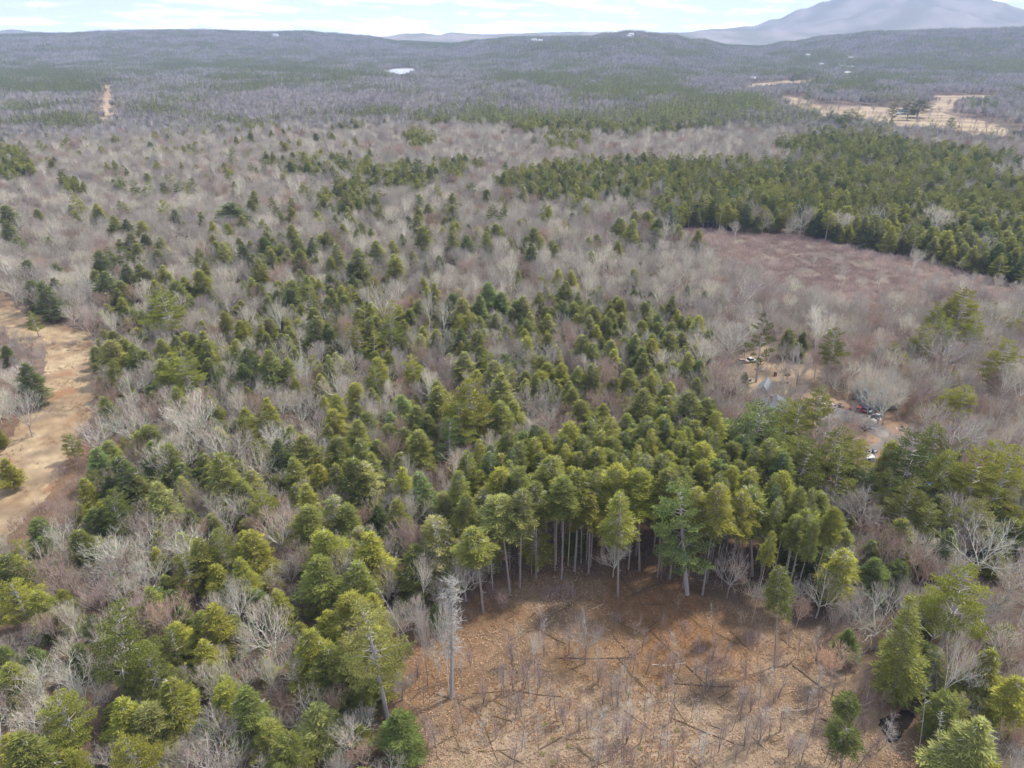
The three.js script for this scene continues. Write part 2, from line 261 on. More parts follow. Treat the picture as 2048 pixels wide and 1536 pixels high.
// eastern hemlock: dense rounded cone of drooping sprays. o: base (where the crown starts), bare (share of bare pale twigs), round
function hemlock(seed, h, r, o = {}) {
  const R = rng(seed), wood = new MB(), leaf = new MB(), base = o.base ?? 0.06, nb = Math.round((o.n ?? 150) * 1.45), bark = o.bark ?? BARK;
  const lean = [(R() - 0.5) * 0.05 * h, 0, (R() - 0.5) * 0.05 * h], at = (t) => [lean[0] * t * t, h * t, lean[2] * t * t];
  wood.tube([0, 0.25, 0.5, 0.75, 0.97].map(at), [0.017, 0.0135, 0.0105, 0.006, 0.0015].map((k) => k * h * (o.slim ?? 1)), 6, bark);
  for (let t = 0.12; t < base; t += 0.016) if (R() < 0.7) { const p = at(t + R() * 0.02), w = R() * 7, l = 0.4 + R() * 1.5; wood.sliver(p, add(p, [Math.cos(w) * l, -0.1 + R() * 0.35, Math.sin(w) * l]), 0.035, R() < 0.5 ? PALE : bark, R); }
  for (let i = 0; i < nb; i++) {
    const u = Math.pow((i + R()) / nb, 0.93), t = base + (0.985 - base) * u, p = at(t), az = i * 2.39996 + (R() - 0.5) * 0.9;
    const prof = Math.pow(1 - u, o.round ?? 0.64) * Math.min(1, 0.5 + u * (o.flare ?? 2.4)), lobe = 1 + 0.5 * noise(Math.cos(az) * 1.1 + seed, u * 4, Math.sin(az) * 1.1);
    if (o.gapAt && u > o.gapAt[0] && u < o.gapAt[1]) continue;
    const L = r * prof * lobe * (0.6 + 0.62 * R()) + 0.22, a = lerp(0.12, 0.75, u * u), dx = Math.cos(az), dz = Math.sin(az), dr = 0.22 + 0.26 * R();
    const q = (s) => [p[0] + dx * L * s, p[1] + L * (a * s - dr * s * s), p[2] + dz * L * s];
    if (L > 0.8) wood.tube([q(0), q(0.45), q(0.9)], [0.03 + L * 0.008, 0.02, 0.006], 3, R() < (o.bare ?? 0.1) * 2 ? PALE : bark);
    if (R() < (o.bare ?? 0.06)) { for (let k = 0; k < 7; k++) { const s = 0.3 + R() * 0.7, e = q(s); wood.sliver(e, add(e, [(R() - 0.5) * 1.3 + dx * 0.4, (R() - 0.4) * 0.7, (R() - 0.5) * 1.3 + dz * 0.4]), 0.025, PALE, R); } continue; }
    const tone = 0.7 + 0.6 * R();
    for (let s = 0.3 + R() * 0.1; s <= 1.02; s += clamp(0.27 / L, 0.06, 0.5)) {
      const m = q(s), half = (1.05 - s) * L * 0.42 + 0.3;
      for (const sd of [-1, 1]) for (let l = R() * 0.25; l < half; l += 0.24) {
        const c = [m[0] - dz * sd * l + dx * l * 0.45, m[1] - 0.10 * l * l / (half + 0.2) + (R() - 0.5) * 0.34, m[2] + dx * sd * l + dz * l * 0.45];
        const f = norm([dx * 1.0 - dz * sd * 0.6 + (R() - 0.5) * 1.1, 0.15 + u * 0.45 + (R() - 0.5) * 1.0, dz * 1.0 + dx * sd * 0.6 + (R() - 0.5) * 1.1]), w = norm(cross(f, [(R() - 0.5) * 1.6, 1, (R() - 0.5) * 1.6]));
        const sl = 0.20 + 0.26 * R(), sw = 0.05 + 0.045 * R(), v = tone * (0.7 + 0.6 * R()), y = R();
        const k = [0.208 * v * (1 + 0.34 * y), 0.246 * v * (1 + 0.12 * y), 0.056 * v];
        leaf.quad(add(c, f, -sl), add(c, w, sw), add(c, f, sl), add(c, w, -sw), k);
      }
    }
  }
  return { wood, leaf, h, r };
}
// white pine: tiers of plumes with gaps between them
function pine(seed, h, r, o = {}) {
  const R = rng(seed), wood = new MB(), leaf = new MB(), base = o.base ?? 0.3, bark = o.bark ?? GREYBARK;
  const lean = [(R() - 0.5) * 0.07 * h, 0, (R() - 0.5) * 0.07 * h], at = (t) => [lean[0] * t * t, h * t, lean[2] * t * t];
  wood.tube([0, 0.25, 0.5, 0.75, 0.98].map(at), [0.0155, 0.013, 0.010, 0.006, 0.001].map((k) => k * h), 6, bark);
  for (let t = 0.2; t < base; t += 0.02) if (R() < 0.7) { const p = at(t + R() * 0.02), w = R() * 7, l = 0.5 + R() * 2; wood.sliver(p, add(p, [Math.cos(w) * l, R() * 0.4, Math.sin(w) * l]), 0.04, PALE, R); }
  const tuft = (c, d, tone, sc = 1) => {
    for (let j = 0; j < 12; j++) {
      const f = norm([d[0] * 0.7 + (R() - 0.5) * 1.7, d[1] * 0.6 + 0.3 + (R() - 0.5) * 1.5, d[2] * 0.7 + (R() - 0.5) * 1.7]), l = (0.24 + 0.26 * R()) * sc, v = tone * (0.75 + 0.5 * R()), y = R();
      const q = norm(cross(f, [R() - 0.5, R() - 0.5, R() - 0.5])), w = 0.078 * sc, a = add(c, f, -0.05);
      leaf.tri(add(a, q, w), add(a, q, -w), add(c, f, l), [0.208 * v * (1 + 0.34 * y), 0.248 * v * (1 + 0.12 * y), 0.057 * v]);
    }
  };
  const step = (o.step ?? 0.95) / h;
  for (let t = base; t < 0.985; t += step * (0.8 + 0.4 * R())) {
    const u = (t - base) / (1 - base), nb = 3 + (R() * 3 | 0), p = at(t), off = R() * 7;
    const prof = r * Math.pow(1 - u, o.taper ?? 0.6) * Math.min(1, 0.55 + u * 2.2);
    for (let b = 0; b < nb; b++) {
      if (R() < (o.gap ?? 0.12)) continue;
      const az = off + b / nb * 6.283 + (R() - 0.5) * 0.7, L = prof * (0.5 + 0.62 * R()) * (1 + 0.3 * noise(Math.cos(az) + seed, u * 3, Math.sin(az))) + 0.3, dx = Math.cos(az), dz = Math.sin(az);
      const a = lerp(-0.02, 0.75, u * u) + (R() - 0.5) * 0.16, q = (s) => [p[0] + dx * L * s, p[1] + L * (a * s + 0.13 * s * s - 0.06 * s), p[2] + dz * L * s], tone = 0.78 + 0.44 * R();
      wood.tube([q(0), q(0.5), q(0.95)], [0.035 + L * 0.011, 0.02 + L * 0.006, 0.008], 3, R() < 0.35 ? PALE : bark);
      const k0 = L > 1.6 ? 0.34 : 0.15;
      for (let s = k0 + R() * 0.1; s <= 1.02; s += clamp(0.40 / L, 0.07, 0.45)) {
        const m = q(s), side = (0.28 + (1 - Math.abs(s - 0.62) * 1.4)) * L * 0.24;
        for (const sd of [-1, 1]) for (let l = 0.12 + R() * 0.2; l < side + 0.15; l += 0.40) tuft([m[0] - dz * sd * l + dx * l * 0.5, m[1] + l * 0.12 + (R() - 0.5) * 0.16, m[2] + dx * sd * l + dz * l * 0.5], [dx * 0.6 - dz * sd * 0.6, 0.4, dz * 0.6 + dx * sd * 0.6], tone);
        if (R() < 0.5) tuft(m, [dx, 0.5, dz], tone);
      }
    }
  }
  tuft(at(1), [0, 1, 0], 1, 1.4);
  return { wood, leaf, h, r };
}
// a leafless broadleaf: trunk and main limbs in one mesh, twigs in the other. o: split, spread, up, limb/twig colours, fine
function bareTree(seed, h, r, o = {}) {
  const R = rng(seed), wood = new MB(), twig = new MB(), trunkTop = h * (o.split ?? 0.34), tr = o.rad ?? h * 0.013;
  const LC = (o.limb ?? PALE).map((v) => v * 1.12), TC = o.twig ?? [0.48, 0.435, 0.375], max = o.levels ?? 5, up = o.up ?? 0.16;
  const bend = [(R() - 0.5) * 0.06 * h, 0, (R() - 0.5) * 0.06 * h];
  wood.tube([[0, -0.2, 0], [bend[0] * 0.3, trunkTop * 0.5, bend[2] * 0.3], [bend[0], trunkTop, bend[2]]], [tr * 1.25, tr, tr * 0.85], 7, o.trunk ?? GREYBARK);
  const tilt = (d, ang, az) => { const s = norm(cross(d, Math.abs(d[1]) > 0.95 ? [1, 0, 0] : [0, 1, 0])), t = cross(d, s), c = Math.cos(ang), n = Math.sin(ang); return norm([d[0] * c + (s[0] * Math.cos(az) + t[0] * Math.sin(az)) * n, d[1] * c + (s[1] * Math.cos(az) + t[1] * Math.sin(az)) * n, d[2] * c + (s[2] * Math.cos(az) + t[2] * Math.sin(az)) * n]); };
  const grow = (p, d, L, rad, lv) => {
    const k = lv <= 2 ? shade(LC, 0.85 + 0.3 * R()) : mixc(LC, TC, clamp((lv - 2) / 2, 0, 1)).map((v) => v * (0.8 + 0.4 * R()));
    const pts = [p]; let q = p, e = d; const n = lv <= 2 ? 3 : 2;
    for (let i = 0; i < n; i++) { e = norm([e[0] + (R() - 0.5) * (o.wiggle ?? 0.4), e[1] + (R() - 0.5) * 0.3 + up * (lv > 1 ? 1 : 0.4), e[2] + (R() - 0.5) * (o.wiggle ?? 0.4)]); q = add(q, e, L / n); pts.push(q); }
    if (lv <= 2) wood.tube(pts, pts.map((_, i) => rad * (1 - 0.42 * i / n)), lv === 1 ? 5 : 4, k);
    else if (lv === 3) wood.tube(pts, pts.map((_, i) => rad * (1 - 0.5 * i / n)), 3, k);
    else { twig.sliver(p, q, Math.max(rad, o.thin ?? 0.018), k, R); }
    if (lv >= max) return;
    const kids = lv >= 4 ? (o.fine ?? 4) : 2 + (R() < 0.55 ? 1 : 0);
    for (let i = 0; i < kids; i++) grow(lv >= 4 ? add(p, sub(q, p), 0.25 + 0.75 * R()) : q, tilt(e, (o.fork ?? 0.5) * (0.6 + 0.7 * R()), i / kids * 6.283 + R() * 2), L * (0.62 + 0.22 * R()), rad * 0.66, lv + 1);
    if (lv <= 3) for (let i = 0; i < 2; i++) grow(pts[1 + (R() * (n - 0.01) | 0)], tilt(e, 0.75 + 0.3 * R(), R() * 6.283), L * (0.5 + 0.2 * R()), rad * 0.5, lv + 1);
  };
  const n = o.limbs ?? 5, c = [bend[0], trunkTop, bend[2]], reach = (h - trunkTop) * (o.reach ?? 0.42);
  for (let i = 0; i < n; i++) { const az = i / n * 6.283 + (R() - 0.5) * 0.9, sp = (o.spread ?? 0.75) * (0.65 + 0.6 * R()), s = 0.72 + 0.28 * R(); grow([bend[0] * s, trunkTop * s, bend[2] * s], norm([Math.cos(az) * Math.sin(sp), Math.cos(sp), Math.sin(az) * Math.sin(sp)]), reach * (0.85 + 0.3 * R()), tr * 0.56, 1); }
  grow(c, norm([(R() - 0.5) * 0.3, 1, (R() - 0.5) * 0.3]), reach, tr * 0.7, 1);
  const s = fit(wood, twig, h, r);
  return { wood, leaf: twig, h, r, s };
}
function fit(a, b, h, r) {                                            // bring what grew to its height and width
  let top = 0; const rs = [];
  for (const m of [a, b]) for (let i = 0; i < m.p.length; i += 27) { top = Math.max(top, m.p[i + 1]); rs.push(Math.hypot(m.p[i], m.p[i + 2])); }
  rs.sort((x, y) => x - y); const w = rs[(rs.length * 0.97) | 0], sy = h / top, sr = r / w;
  for (const m of [a, b]) for (let i = 0; i < m.p.length; i += 3) { const y = m.p[i + 1], k = lerp(1, sr, smooth(0, h * 0.3, y)); m.p[i] *= k; m.p[i + 2] *= k; m.p[i + 1] *= sy; }
}
function snag(seed, h, o = {}) {                                       // dead trunk bristling with broken branches
  const R = rng(seed), wood = new MB(), leaf = new MB(), K = o.color ?? [0.50, 0.46, 0.41];
  const l = [(R() - 0.5) * 0.1 * h, 0, (R() - 0.5) * 0.1 * h], at = (t) => [l[0] * t * t, h * t, l[2] * t * t];
  wood.tube([0, 0.3, 0.6, 1].map(at), [0.012, 0.009, 0.006, 0.0015].map((k) => k * h), 6, K);
  for (let i = 0; i < (o.n ?? 60); i++) {
    const t = lerp(o.from ?? 0.3, 0.98, R()), p = at(t), az = R() * 6.283, L = (o.len ?? 2.4) * (1 - t * 0.6) * (0.3 + 0.8 * R()), e = add(p, [Math.cos(az) * L, L * (R() * 0.7 - 0.2), Math.sin(az) * L]);
    wood.tube([p, e], [0.05 * (o.fine ?? 1), 0.012 * (o.fine ?? 1)], 3, K);
    for (let j = 0; j < (o.fuzz ?? 4); j++) { const s = add(p, sub(e, p), 0.3 + 0.7 * R()); leaf.sliver(s, add(s, [(R() - 0.5) * 1.4, (R() - 0.35) * 0.9, (R() - 0.5) * 1.4]), 0.02, shade(K, 0.9), R); }
  }
  return { wood, leaf, h, r: o.len ?? 2.4 };
}
function sapling(seed, h, o = {}) {
  const R = rng(seed), wood = new MB(), leaf = new MB(), K = o.color ?? [0.21, 0.17, 0.15], T = o.twig ?? [0.36, 0.30, 0.27], stems = o.stems ?? 1;
  for (let s = 0; s < stems; s++) {
    const l = [(R() - 0.5) * 0.22 * h, 0, (R() - 0.5) * 0.22 * h], hh = h * (0.75 + 0.35 * R()), at = (t) => [l[0] * t, hh * t, l[2] * t];
    wood.tube([0, 0.5, 1].map(at), [0.06, 0.042, 0.014], 4, K);
    for (let i = 0; i < (o.n ?? 26); i++) { const t = 0.3 + 0.7 * R(), p = at(t), az = R() * 6.283, L = h * 0.26 * (1.2 - t) * (0.4 + R()) + 0.3, e = add(p, [Math.cos(az) * L * 1.0, L * 0.8, Math.sin(az) * L * 1.0]); leaf.sliver(p, e, 0.02, T, R); for (let j = 0; j < 7; j++) { const q = add(p, sub(e, p), 0.3 + 0.7 * R()); leaf.sliver(q, add(q, [(R() - 0.5) * 1.3, R() * 0.8, (R() - 0.5) * 1.3]), 0.011, T, R); } }
  }
  return { wood, leaf, h, r: h * 0.25 };
}
function brush(seed, h, r, n, K, K2, w = 0.02) {                       // a patch of many-stemmed bushes
  const R = rng(seed), m = new MB();
  for (let i = 0; i < n; i++) { const a = R() * 6.283, d = Math.sqrt(R()) * r, x = Math.cos(a) * d, z = Math.sin(a) * d, hh = h * (0.45 + 0.55 * R()) * (1 - 0.5 * (d / r) ** 2), k = mixc(K, K2, R()), e = [x + (R() - 0.5) * hh * 0.8, hh, z + (R() - 0.5) * hh * 0.8]; m.sliver([x, 0, z], e, w, k, R); for (let j = 0; j < 4; j++) { const q = add([x, 0, z], sub(e, [x, 0, z]), 0.35 + 0.6 * R()); m.sliver(q, add(q, [(R() - 0.5) * hh * 0.6, R() * hh * 0.45, (R() - 0.5) * hh * 0.6]), w * 0.75, k, R); } }
  return m;
}

// ------------------------------------------------------------------ materials
const bark = new THREE.MeshStandardMaterial({ vertexColors: true, roughness: 1, side: THREE.DoubleSide });
const foliage = (r, g, b, through = 0.3) => new THREE.MeshPhysicalMaterial({ color: C(r, g, b), vertexColors: true, roughness: 1, transmission: through, thickness: 0, side: THREE.DoubleSide, specularIntensity: 0.3 });
const twigMat = (r, g, b) => new THREE.MeshStandardMaterial({ color: C(r, g, b), vertexColors: true, roughness: 1, side: THREE.DoubleSide });
const TONE = {
  n: [foliage(1, 1, 1), 'mid green'], y: [foliage(1.34, 1.26, 0.95), 'yellow green'], d: [foliage(0.66, 0.76, 0.85), 'dark green'], b: [foliage(0.92, 1.08, 1.5), 'blue green'], p: [foliage(1.35, 1.27, 1.75), 'pale olive'],
  g: [twigMat(0.90, 0.88, 0.87), 'grey brown'], l: [twigMat(1.16, 1.16, 1.1), 'pale grey'], r: [twigMat(0.92, 0.80, 0.72), 'reddish brown'], u: [twigMat(0.84, 0.81, 0.83), 'mauve grey'], w: [twigMat(1.7, 1.7, 1.65), 'whitish'], t: [twigMat(1.45, 1.2, 0.9), 'tan leaved'],
};

// ------------------------------------------------------------------ prototypes
const RED = [0.47, 0.385, 0.325], LICHEN = [0.60, 0.60, 0.50];
const PROTO = {
  hemlock: [hemlock(11, 16, 4.0), hemlock(12, 16, 3.8, { round: 0.74 }), hemlock(13, 15, 4.2, { round: 0.52, flare: 1.8 }), hemlock(14, 16, 3.9, { bare: 0.14, round: 0.66 }), hemlock(15, 17, 4.2, { base: 0.18, n: 165, round: 0.56 }), hemlock(16, 15, 3.6, { round: 0.88 }), hemlock(17, 15, 3.9, { round: 0.7, bare: 0.2 }), hemlock(18, 17, 3.7, { round: 0.8, base: 0.14 }), hemlock(19, 14, 4.2, { round: 0.68, flare: 3.2 })],
  thin: [hemlock(21, 17, 3.8, { bare: 0.42, bark: PALE, n: 130 }), hemlock(22, 18, 3.8, { bare: 0.34, bark: PALE, n: 140, base: 0.15 })],
  tall: [hemlock(31, 27, 3.9, { slim: 0.5, base: 0.64, bark: BROWN, n: 130, flare: 3, round: 0.5 }), hemlock(32, 27, 4.2, { slim: 0.53, base: 0.59, bark: BROWN, n: 140, bare: 0.2, flare: 3, round: 0.55 }), hemlock(33, 26, 3.6, { slim: 0.48, base: 0.68, bark: BROWN, n: 110, round: 0.6 }), hemlock(34, 27, 3.7, { slim: 0.53, base: 0.54, bark: BROWN, n: 130, bare: 0.34, round: 0.65 }), hemlock(35, 27, 3.6, { slim: 0.5, base: 0.62, bark: BROWN, n: 120, bare: 0.12, round: 0.7 })],
  pine: [pine(41, 22, 5.2), pine(42, 23, 5.6, { base: 0.36, gap: 0.2 }), pine(43, 20, 5.0, { base: 0.22, step: 0.8 }), pine(44, 22, 5.0, { base: 0.4, taper: 0.45 }), pine(45, 21, 5.6, { base: 0.28, taper: 0.75 })],
  sparse: [pine(51, 15, 3.2, { base: 0.35, gap: 0.5, step: 1.3 }), pine(52, 16, 3.4, { base: 0.3, gap: 0.42, step: 1.1 })],
  bare: [bareTree(61, 16, 5, { limb: GREYBARK.map((v) => v * 1.15), trunk: BARK }), bareTree(62, 17, 4.6, { limb: GREYBARK, split: 0.4, spread: 0.6, trunk: BARK }), bareTree(63, 15, 5, { split: 0.28, limb: [0.46, 0.42, 0.38] }), bareTree(64, 16, 4.4, { spread: 0.55, up: 0.24, split: 0.36 }), bareTree(65, 16, 5.2, { limbs: 6, spread: 0.85, limb: [0.44, 0.41, 0.36] })],
  oak: [bareTree(71, 16, 6, { limb: LICHEN, spread: 1.0, split: 0.3, wiggle: 0.65, up: 0.1, rad: 0.26, fine: 3, trunk: GREYBARK }), bareTree(72, 17, 6.2, { limb: LICHEN, spread: 0.9, split: 0.28, wiggle: 0.55, rad: 0.26, fine: 3 }), bareTree(73, 16, 5.6, { limb: PALE, spread: 0.8, split: 0.36, wiggle: 0.6, rad: 0.24, fine: 4 }), bareTree(74, 17, 6, { limb: LICHEN, spread: 0.7, split: 0.3, up: 0.2, limbs: 6, fine: 5, wiggle: 0.35 })],
  maple: [bareTree(81, 14, 4.2, { limb: [0.42, 0.34, 0.31], twig: RED, spread: 0.6, up: 0.25, fine: 5, rad: 0.15 }), bareTree(82, 13, 4.4, { limb: [0.40, 0.33, 0.30], twig: RED, spread: 0.75, up: 0.2, fine: 5, split: 0.25, rad: 0.14 }), bareTree(83, 14, 4.0, { limb: [0.45, 0.36, 0.32], twig: RED, spread: 0.5, up: 0.3, fine: 5, rad: 0.14 })],
  birch: [bareTree(91, 17, 3.2, { limb: [0.72, 0.69, 0.64], trunk: [0.72, 0.69, 0.64], spread: 0.42, up: 0.2, split: 0.45, rad: 0.15 }), bareTree(92, 16, 3.4, { limb: [0.70, 0.67, 0.62], trunk: [0.70, 0.67, 0.62], spread: 0.5, up: 0.22, split: 0.4, rad: 0.14 })],
  lobed: [hemlock(38, 15, 2.8, { base: 0.34, n: 150, gapAt: [0.38, 0.64], slim: 0.8, round: 0.35, flare: 6 })],
  snag: [snag(101, 19, { n: 90, len: 2.6 }), snag(102, 18, { n: 45, len: 2.2, fuzz: 1, from: 0.2 }), snag(103, 16, { n: 130, len: 1.9, fuzz: 9, from: 0.36, fine: 0.5, color: [0.36, 0.33, 0.31] }), snag(104, 9, { n: 8, len: 2.4, fuzz: 1, from: 0.4 })],
  pole: [snag(111, 7, { n: 0, color: [0.52, 0.42, 0.33] }), snag(112, 6, { n: 2, len: 0.7, fuzz: 0, color: [0.46, 0.38, 0.31] })],
  sapling: [sapling(121, 6), sapling(122, 5, { stems: 2, n: 20 }), sapling(123, 7, { n: 20, twig: [0.40, 0.33, 0.30] }), sapling(124, 4.5, { stems: 3, n: 16, twig: [0.36, 0.27, 0.24] }), sapling(125, 6.5, { n: 30, color: [0.42, 0.40, 0.38], twig: [0.50, 0.47, 0.44] })],
};
for (const list of Object.values(PROTO)) for (const p of list) { { const rs = []; for (let i = 0; i < p.leaf.p.length; i += 27) rs.push(Math.hypot(p.leaf.p[i], p.leaf.p[i + 2])); rs.sort((x, y) => x - y); if (rs.length > 300) p.r = rs[(rs.length * 0.91) | 0]; } p.gw = p.wood.geo(); p.gl = p.leaf.n ? p.leaf.geo() : null; }

// ------------------------------------------------------------------ the trees, each at the crown top and crown width (photo pixels) at which the photo shows it
const TREES = [];
const SHAPE = { hemlock: [1.95, 7, 20], thin: [2.1, 9, 21], tall: [9, 24, 27.5], lobed: [3, 8, 16], snag: [3, 8, 26], pine: [2.0, 9, 24], sparse: [2.9, 7, 18], bare: [1.5, 8, 19], oak: [1.35, 10, 20], maple: [1.6, 7, 16], birch: [2.6, 9, 19] };
const CAT = { hemlock: 'hemlock', thin: 'hemlock', tall: 'hemlock', lobed: 'hemlock', snag: 'dead tree', pine: 'pine', sparse: 'pine', bare: 'bare tree', oak: 'bare tree', maple: 'bare tree', birch: 'bare tree' };
const rT = rng(20250), clear = [[R_POOL, 0]];
function plant(kind, tone, X, Y, w, listed, base, variant) {
  const [k, lo, hi] = SHAPE[kind]; let h = (lo + hi) / 2, p, wm;
  for (let i = 0; i < 5; i++) { p = hit(X, Y, h); wm = w / F * p.t; h = clamp(k * wm, lo, hi); }
  let lean;
  if (base) {                                                          // both ends of the trunk can be seen
    p = hit(base[0], base[1]); const d = rayDir(X, Y), s = p.z / d[2], dx = s * d[0] - p.x, dy = CAM_H + s * d[1] - p.y; h = Math.hypot(dx, dy); lean = Math.atan2(dx, dy); wm = w / F * s;
  }
  TREES.push({ kind, tone, lean, variant, x: p.x, y: p.y, z: p.z, h, r: wm / 2, X, Y: Y + w * 0.5, w, t: p.t, listed, v: variant ?? ((rT() * 1000) | 0), a: rT() * 6.283 });
}
const stand = (kind, tone, list) => { for (const m of list.matchAll(/(-?\d+),(\d+),(\d+)([a-z]?)(?:>(\d+),(\d+))?(?:#(\d))?/g)) plant(kind, m[4] || tone, +m[1], +m[2], +m[3], true, m[5] && [+m[5], +m[6]], m[7] && +m[7]); };
stand('hemlock', 'n', `310,1172,45d;340,1180,45d;350,1245,58y;395,1222,50;400,1280,60y;20,1325,65;240,1400,85y;290,1410,80p;130,1498,65y;40,1470,110;60,1295,40d;5,1290,40d;400,1440,50d;445,1350,50p;
 700,1184,80y;740,1190,60y;622,1258,90y;650,1300,80;795,1420,74d;660,1490,30d;675,1430,30;570,1470,70;530,1440,60;870,1205,30d;720,1345,60;190,895,50b;240,912,70d;300,880,55d;328,890,60;385,905,40d;360,925,45d;435,905,75;275,952,45;315,965,70p;185,1015,45d;378,1020,42d;75,1035,50d;75,1075,40d;360,1062,50p;500,1060,70y;490,995,40;8,915,40y;500,940,45p;487,816,45;
 553,840,30;580,850,40;667,818,50y;712,840,60;652,850,40;607,868,60;675,875,60;717,878,60;755,878,45;740,908,50;800,903,45;835,860,60;802,788,45b;832,810,45;875,768,60;782,823,40b;775,848,35;855,828,40;1002,885,70p;1000,800,60;587,915,50;635,928,50y;672,928,55;707,915,70;937,930,70;965,918,40;842,945,62b;610,1013,70;690,1010,55;755,1010,40d;652,1058,80y;697,1083,50;737,1065,85y;637,1110,75;712,1118,80;832,1090,70;
 1049,863,50d;1024,800,50;1269,858,70;1231,865,60;1294,843,50;1256,823,50;1206,808,40y;1161,800,45;1144,773,40;1289,778,65;1334,790,55;1384,783,75;1414,793,60;1334,815,55d;1449,835,60;1454,865,60d;1401,898,55p;1436,918,60p;1486,880,70d;1524,868,60d;1331,768,50;1524,903,60d;1511,943,60;1180,888,50d;1150,1052,40d;
 1601,978,85y;1643,985,60;1676,1020,60;1573,1030,45y;1643,1043,70d;1691,1058,50;1756,1115,60d;1801,1123,50d;1746,1080,40d;1640,1062,70d;1822,1192,76>1790,1400;1700,1258,45d;1985,1300,80y;1900,1390,65;2035,1350,80y;1960,1430,110p;1990,1520,70y;
 10,440,40d;10,410,40d;30,475,30d;140,410,22d;100,437,20d;190,405,30y;160,432,25;225,415,14d;225,430,35;250,437,30d;35,472,28;95,472,25;110,488,18d;257,465,35;287,467,30d;237,477,30;317,472,35p;270,485,30;190,537,35;207,540,50d;250,527,45d;275,527,40;312,540,22y;50,520,35d;107,525,30d;60,560,35d;82,562,45d;105,555,35d;367,552,35y;350,560,40;375,570,25y;417,530,18;457,530,18d;400,422,25;460,405,70d;480,430,30;430,482,30;372,470,20;307,492,18d;225,660,35p;270,655,35y;215,680,50p;267,685,50;320,675,45;290,700,40;322,715,50;400,662,50y;410,680,45;402,640,25y;297,652,20d;470,677,25y;495,695,50d;485,725,40d;447,725,25y;470,585,20;480,600,25y;502,555,30y;7,690,25d;45,727,50d;245,600,25y;
 560,425,22;572,435,18y;587,402,25;632,420,28y;660,405,25d;705,432,22;722,442,25;740,455,28;752,480,40;785,480,34y;805,468,25;787,507,34p;812,443,25d;845,452,40;835,430,30;890,432,24;915,443,25y;937,447,18d;905,462,35p;912,490,24;822,500,28p;992,447,28;1019,472,28;852,525,24p;877,510,25d;672,487,18d;675,505,22d;702,527,28d;707,550,28d;732,540,24;697,560,22;682,570,30y;687,590,34;657,547,22;659,570,20d;619,585,24y;550,532,24;580,560,35;580,575,35d;517,565,25;535,590,30;625,615,40;647,610,28d;552,607,30;630,630,50;652,645,45d;537,635,34;532,665,34;577,650,35y;595,638,30y;575,682,28;622,682,22d;535,700,55;527,730,35;542,725,28y;975,562,45b;905,585,35b;922,595,45p;957,590,40b;1002,583,35b;867,565,35p;992,625,28p;877,760,35;987,720,55p;1000,745,60;820,695,18d;772,705,22d;
 1039,437,26y;1064,460,18d;1064,485,38d;1104,480,22y;1144,425,18d;1171,425,20p;1239,435,28d;1264,438,38y;1294,423,30;1319,435,30d;1344,452,26;1259,467,22;1236,480,28y;1196,465,25p;1312,455,30d;1036,540,24;1144,540,30y;1131,560,36;1086,550,14;1269,537,25;1304,545,18;1199,570,26;1224,572,12d;1269,577,22d;1376,570,24d;1396,580,15;1411,580,18d;1441,587,12y;1324,607,20y;1046,590,40p;1031,600,35b;1104,612,30;1129,602,34b;1096,627,30y;1164,600,28;1179,597,25;1184,612,36;1221,600,22;1154,627,28y;1056,627,22d;1224,617,35;1216,630,30y;1246,627,30;1251,647,30;1284,640,32y;1271,665,40;1306,665,36;1306,677,40y;1254,672,34;1341,665,38;1366,665,32;1371,692,36;1186,685,40;1224,680,35p;1111,690,36y;1084,710,36y;1149,700,28;1034,722,22d;1289,705,40;1321,725,36;1349,722,30y;1381,707,45;1399,717,40d;1261,735,42;1156,732,40;1186,727,44p;1094,755,34;1114,757,30;1051,742,30;1054,765,35y;1229,755,36y;1341,762,36y;1394,755,35p;1139,762,36;1601,687,20d;1581,658,32;1608,663,26d;1761,625,16;1490,745,22d`);
stand('thin', 'p', `667,990,60;727,923,60;717,1050,40;877,1033,90;975,985,90;977,825,45;1007,928,70;1061,978,60y>1075,1142;1691,1098,70y;745,1245,90y;1880,1300,60`);
stand('tall', 'n', `952,1050,70>967,1226;1096,913,70;1039,928,50;1076,950,60;1041,968,60p;1159,938,61y;1131,953,60;1184,978,60y>1177,1146;1236,983,60y>1236,1194;1194,930,40;1236,928,60y;1276,940,66y>1279,1142;1291,910,60p;1329,905,50;1346,938,60;1394,968,50y;1436,965,70y>1405,1190;1499,968,74>1505,1152;1000,995,80p>1020,1185;1540,1060,28y;1559,1128,52>1549,1333`);
stand('pine', 'n', `25,1157,70y;235,1195,116>247,1402;300,1302,90;115,1390,100y;255,1485,100y;735,1215,130p>775,1438;222,978,60;135,868,30y;942,755,95y;920,800,70y;895,840,60b;1355,962,112b>1375,1190;1519,805,110b;1194,825,60y;1185,870,55;1673,860,80;1711,868,70y;1690,895,80;1598,873,80;1568,850,70;1615,885,90;1548,870,70;1836,868,95d;1881,850,60;1798,920,55;1906,900,80y;1966,903,90y;2023,893,100y;1936,878,50;1998,883,60y;1823,953,80;1790,945,60;1836,983,60;1740,935,50b;1866,1000,65;1906,1005,60;1958,1000,60p;1935,1148,130y;1570,790,60y;1600,800,70y;1640,775,60y;
 212,495,36d;242,492,34;190,525,28d;328,580,75y;310,590,40;357,695,65y;62,622,28y;825,708,45y;827,725,40y;750,732,40;780,628,50;1386,630,28y;1424,652,22;1936,575,62y;1906,595,45;1886,605,45y;1991,602,28;1958,630,46y;1898,632,44y;1856,650,48y;2016,678,66y;2043,612,30y;2036,637,26y;1911,742,30y;2001,738,36;1793,685,26y;1821,688,24;1811,705,30y;1896,778,40y;1936,770,50y;1668,658,50>1653,765;150,390,38y`);
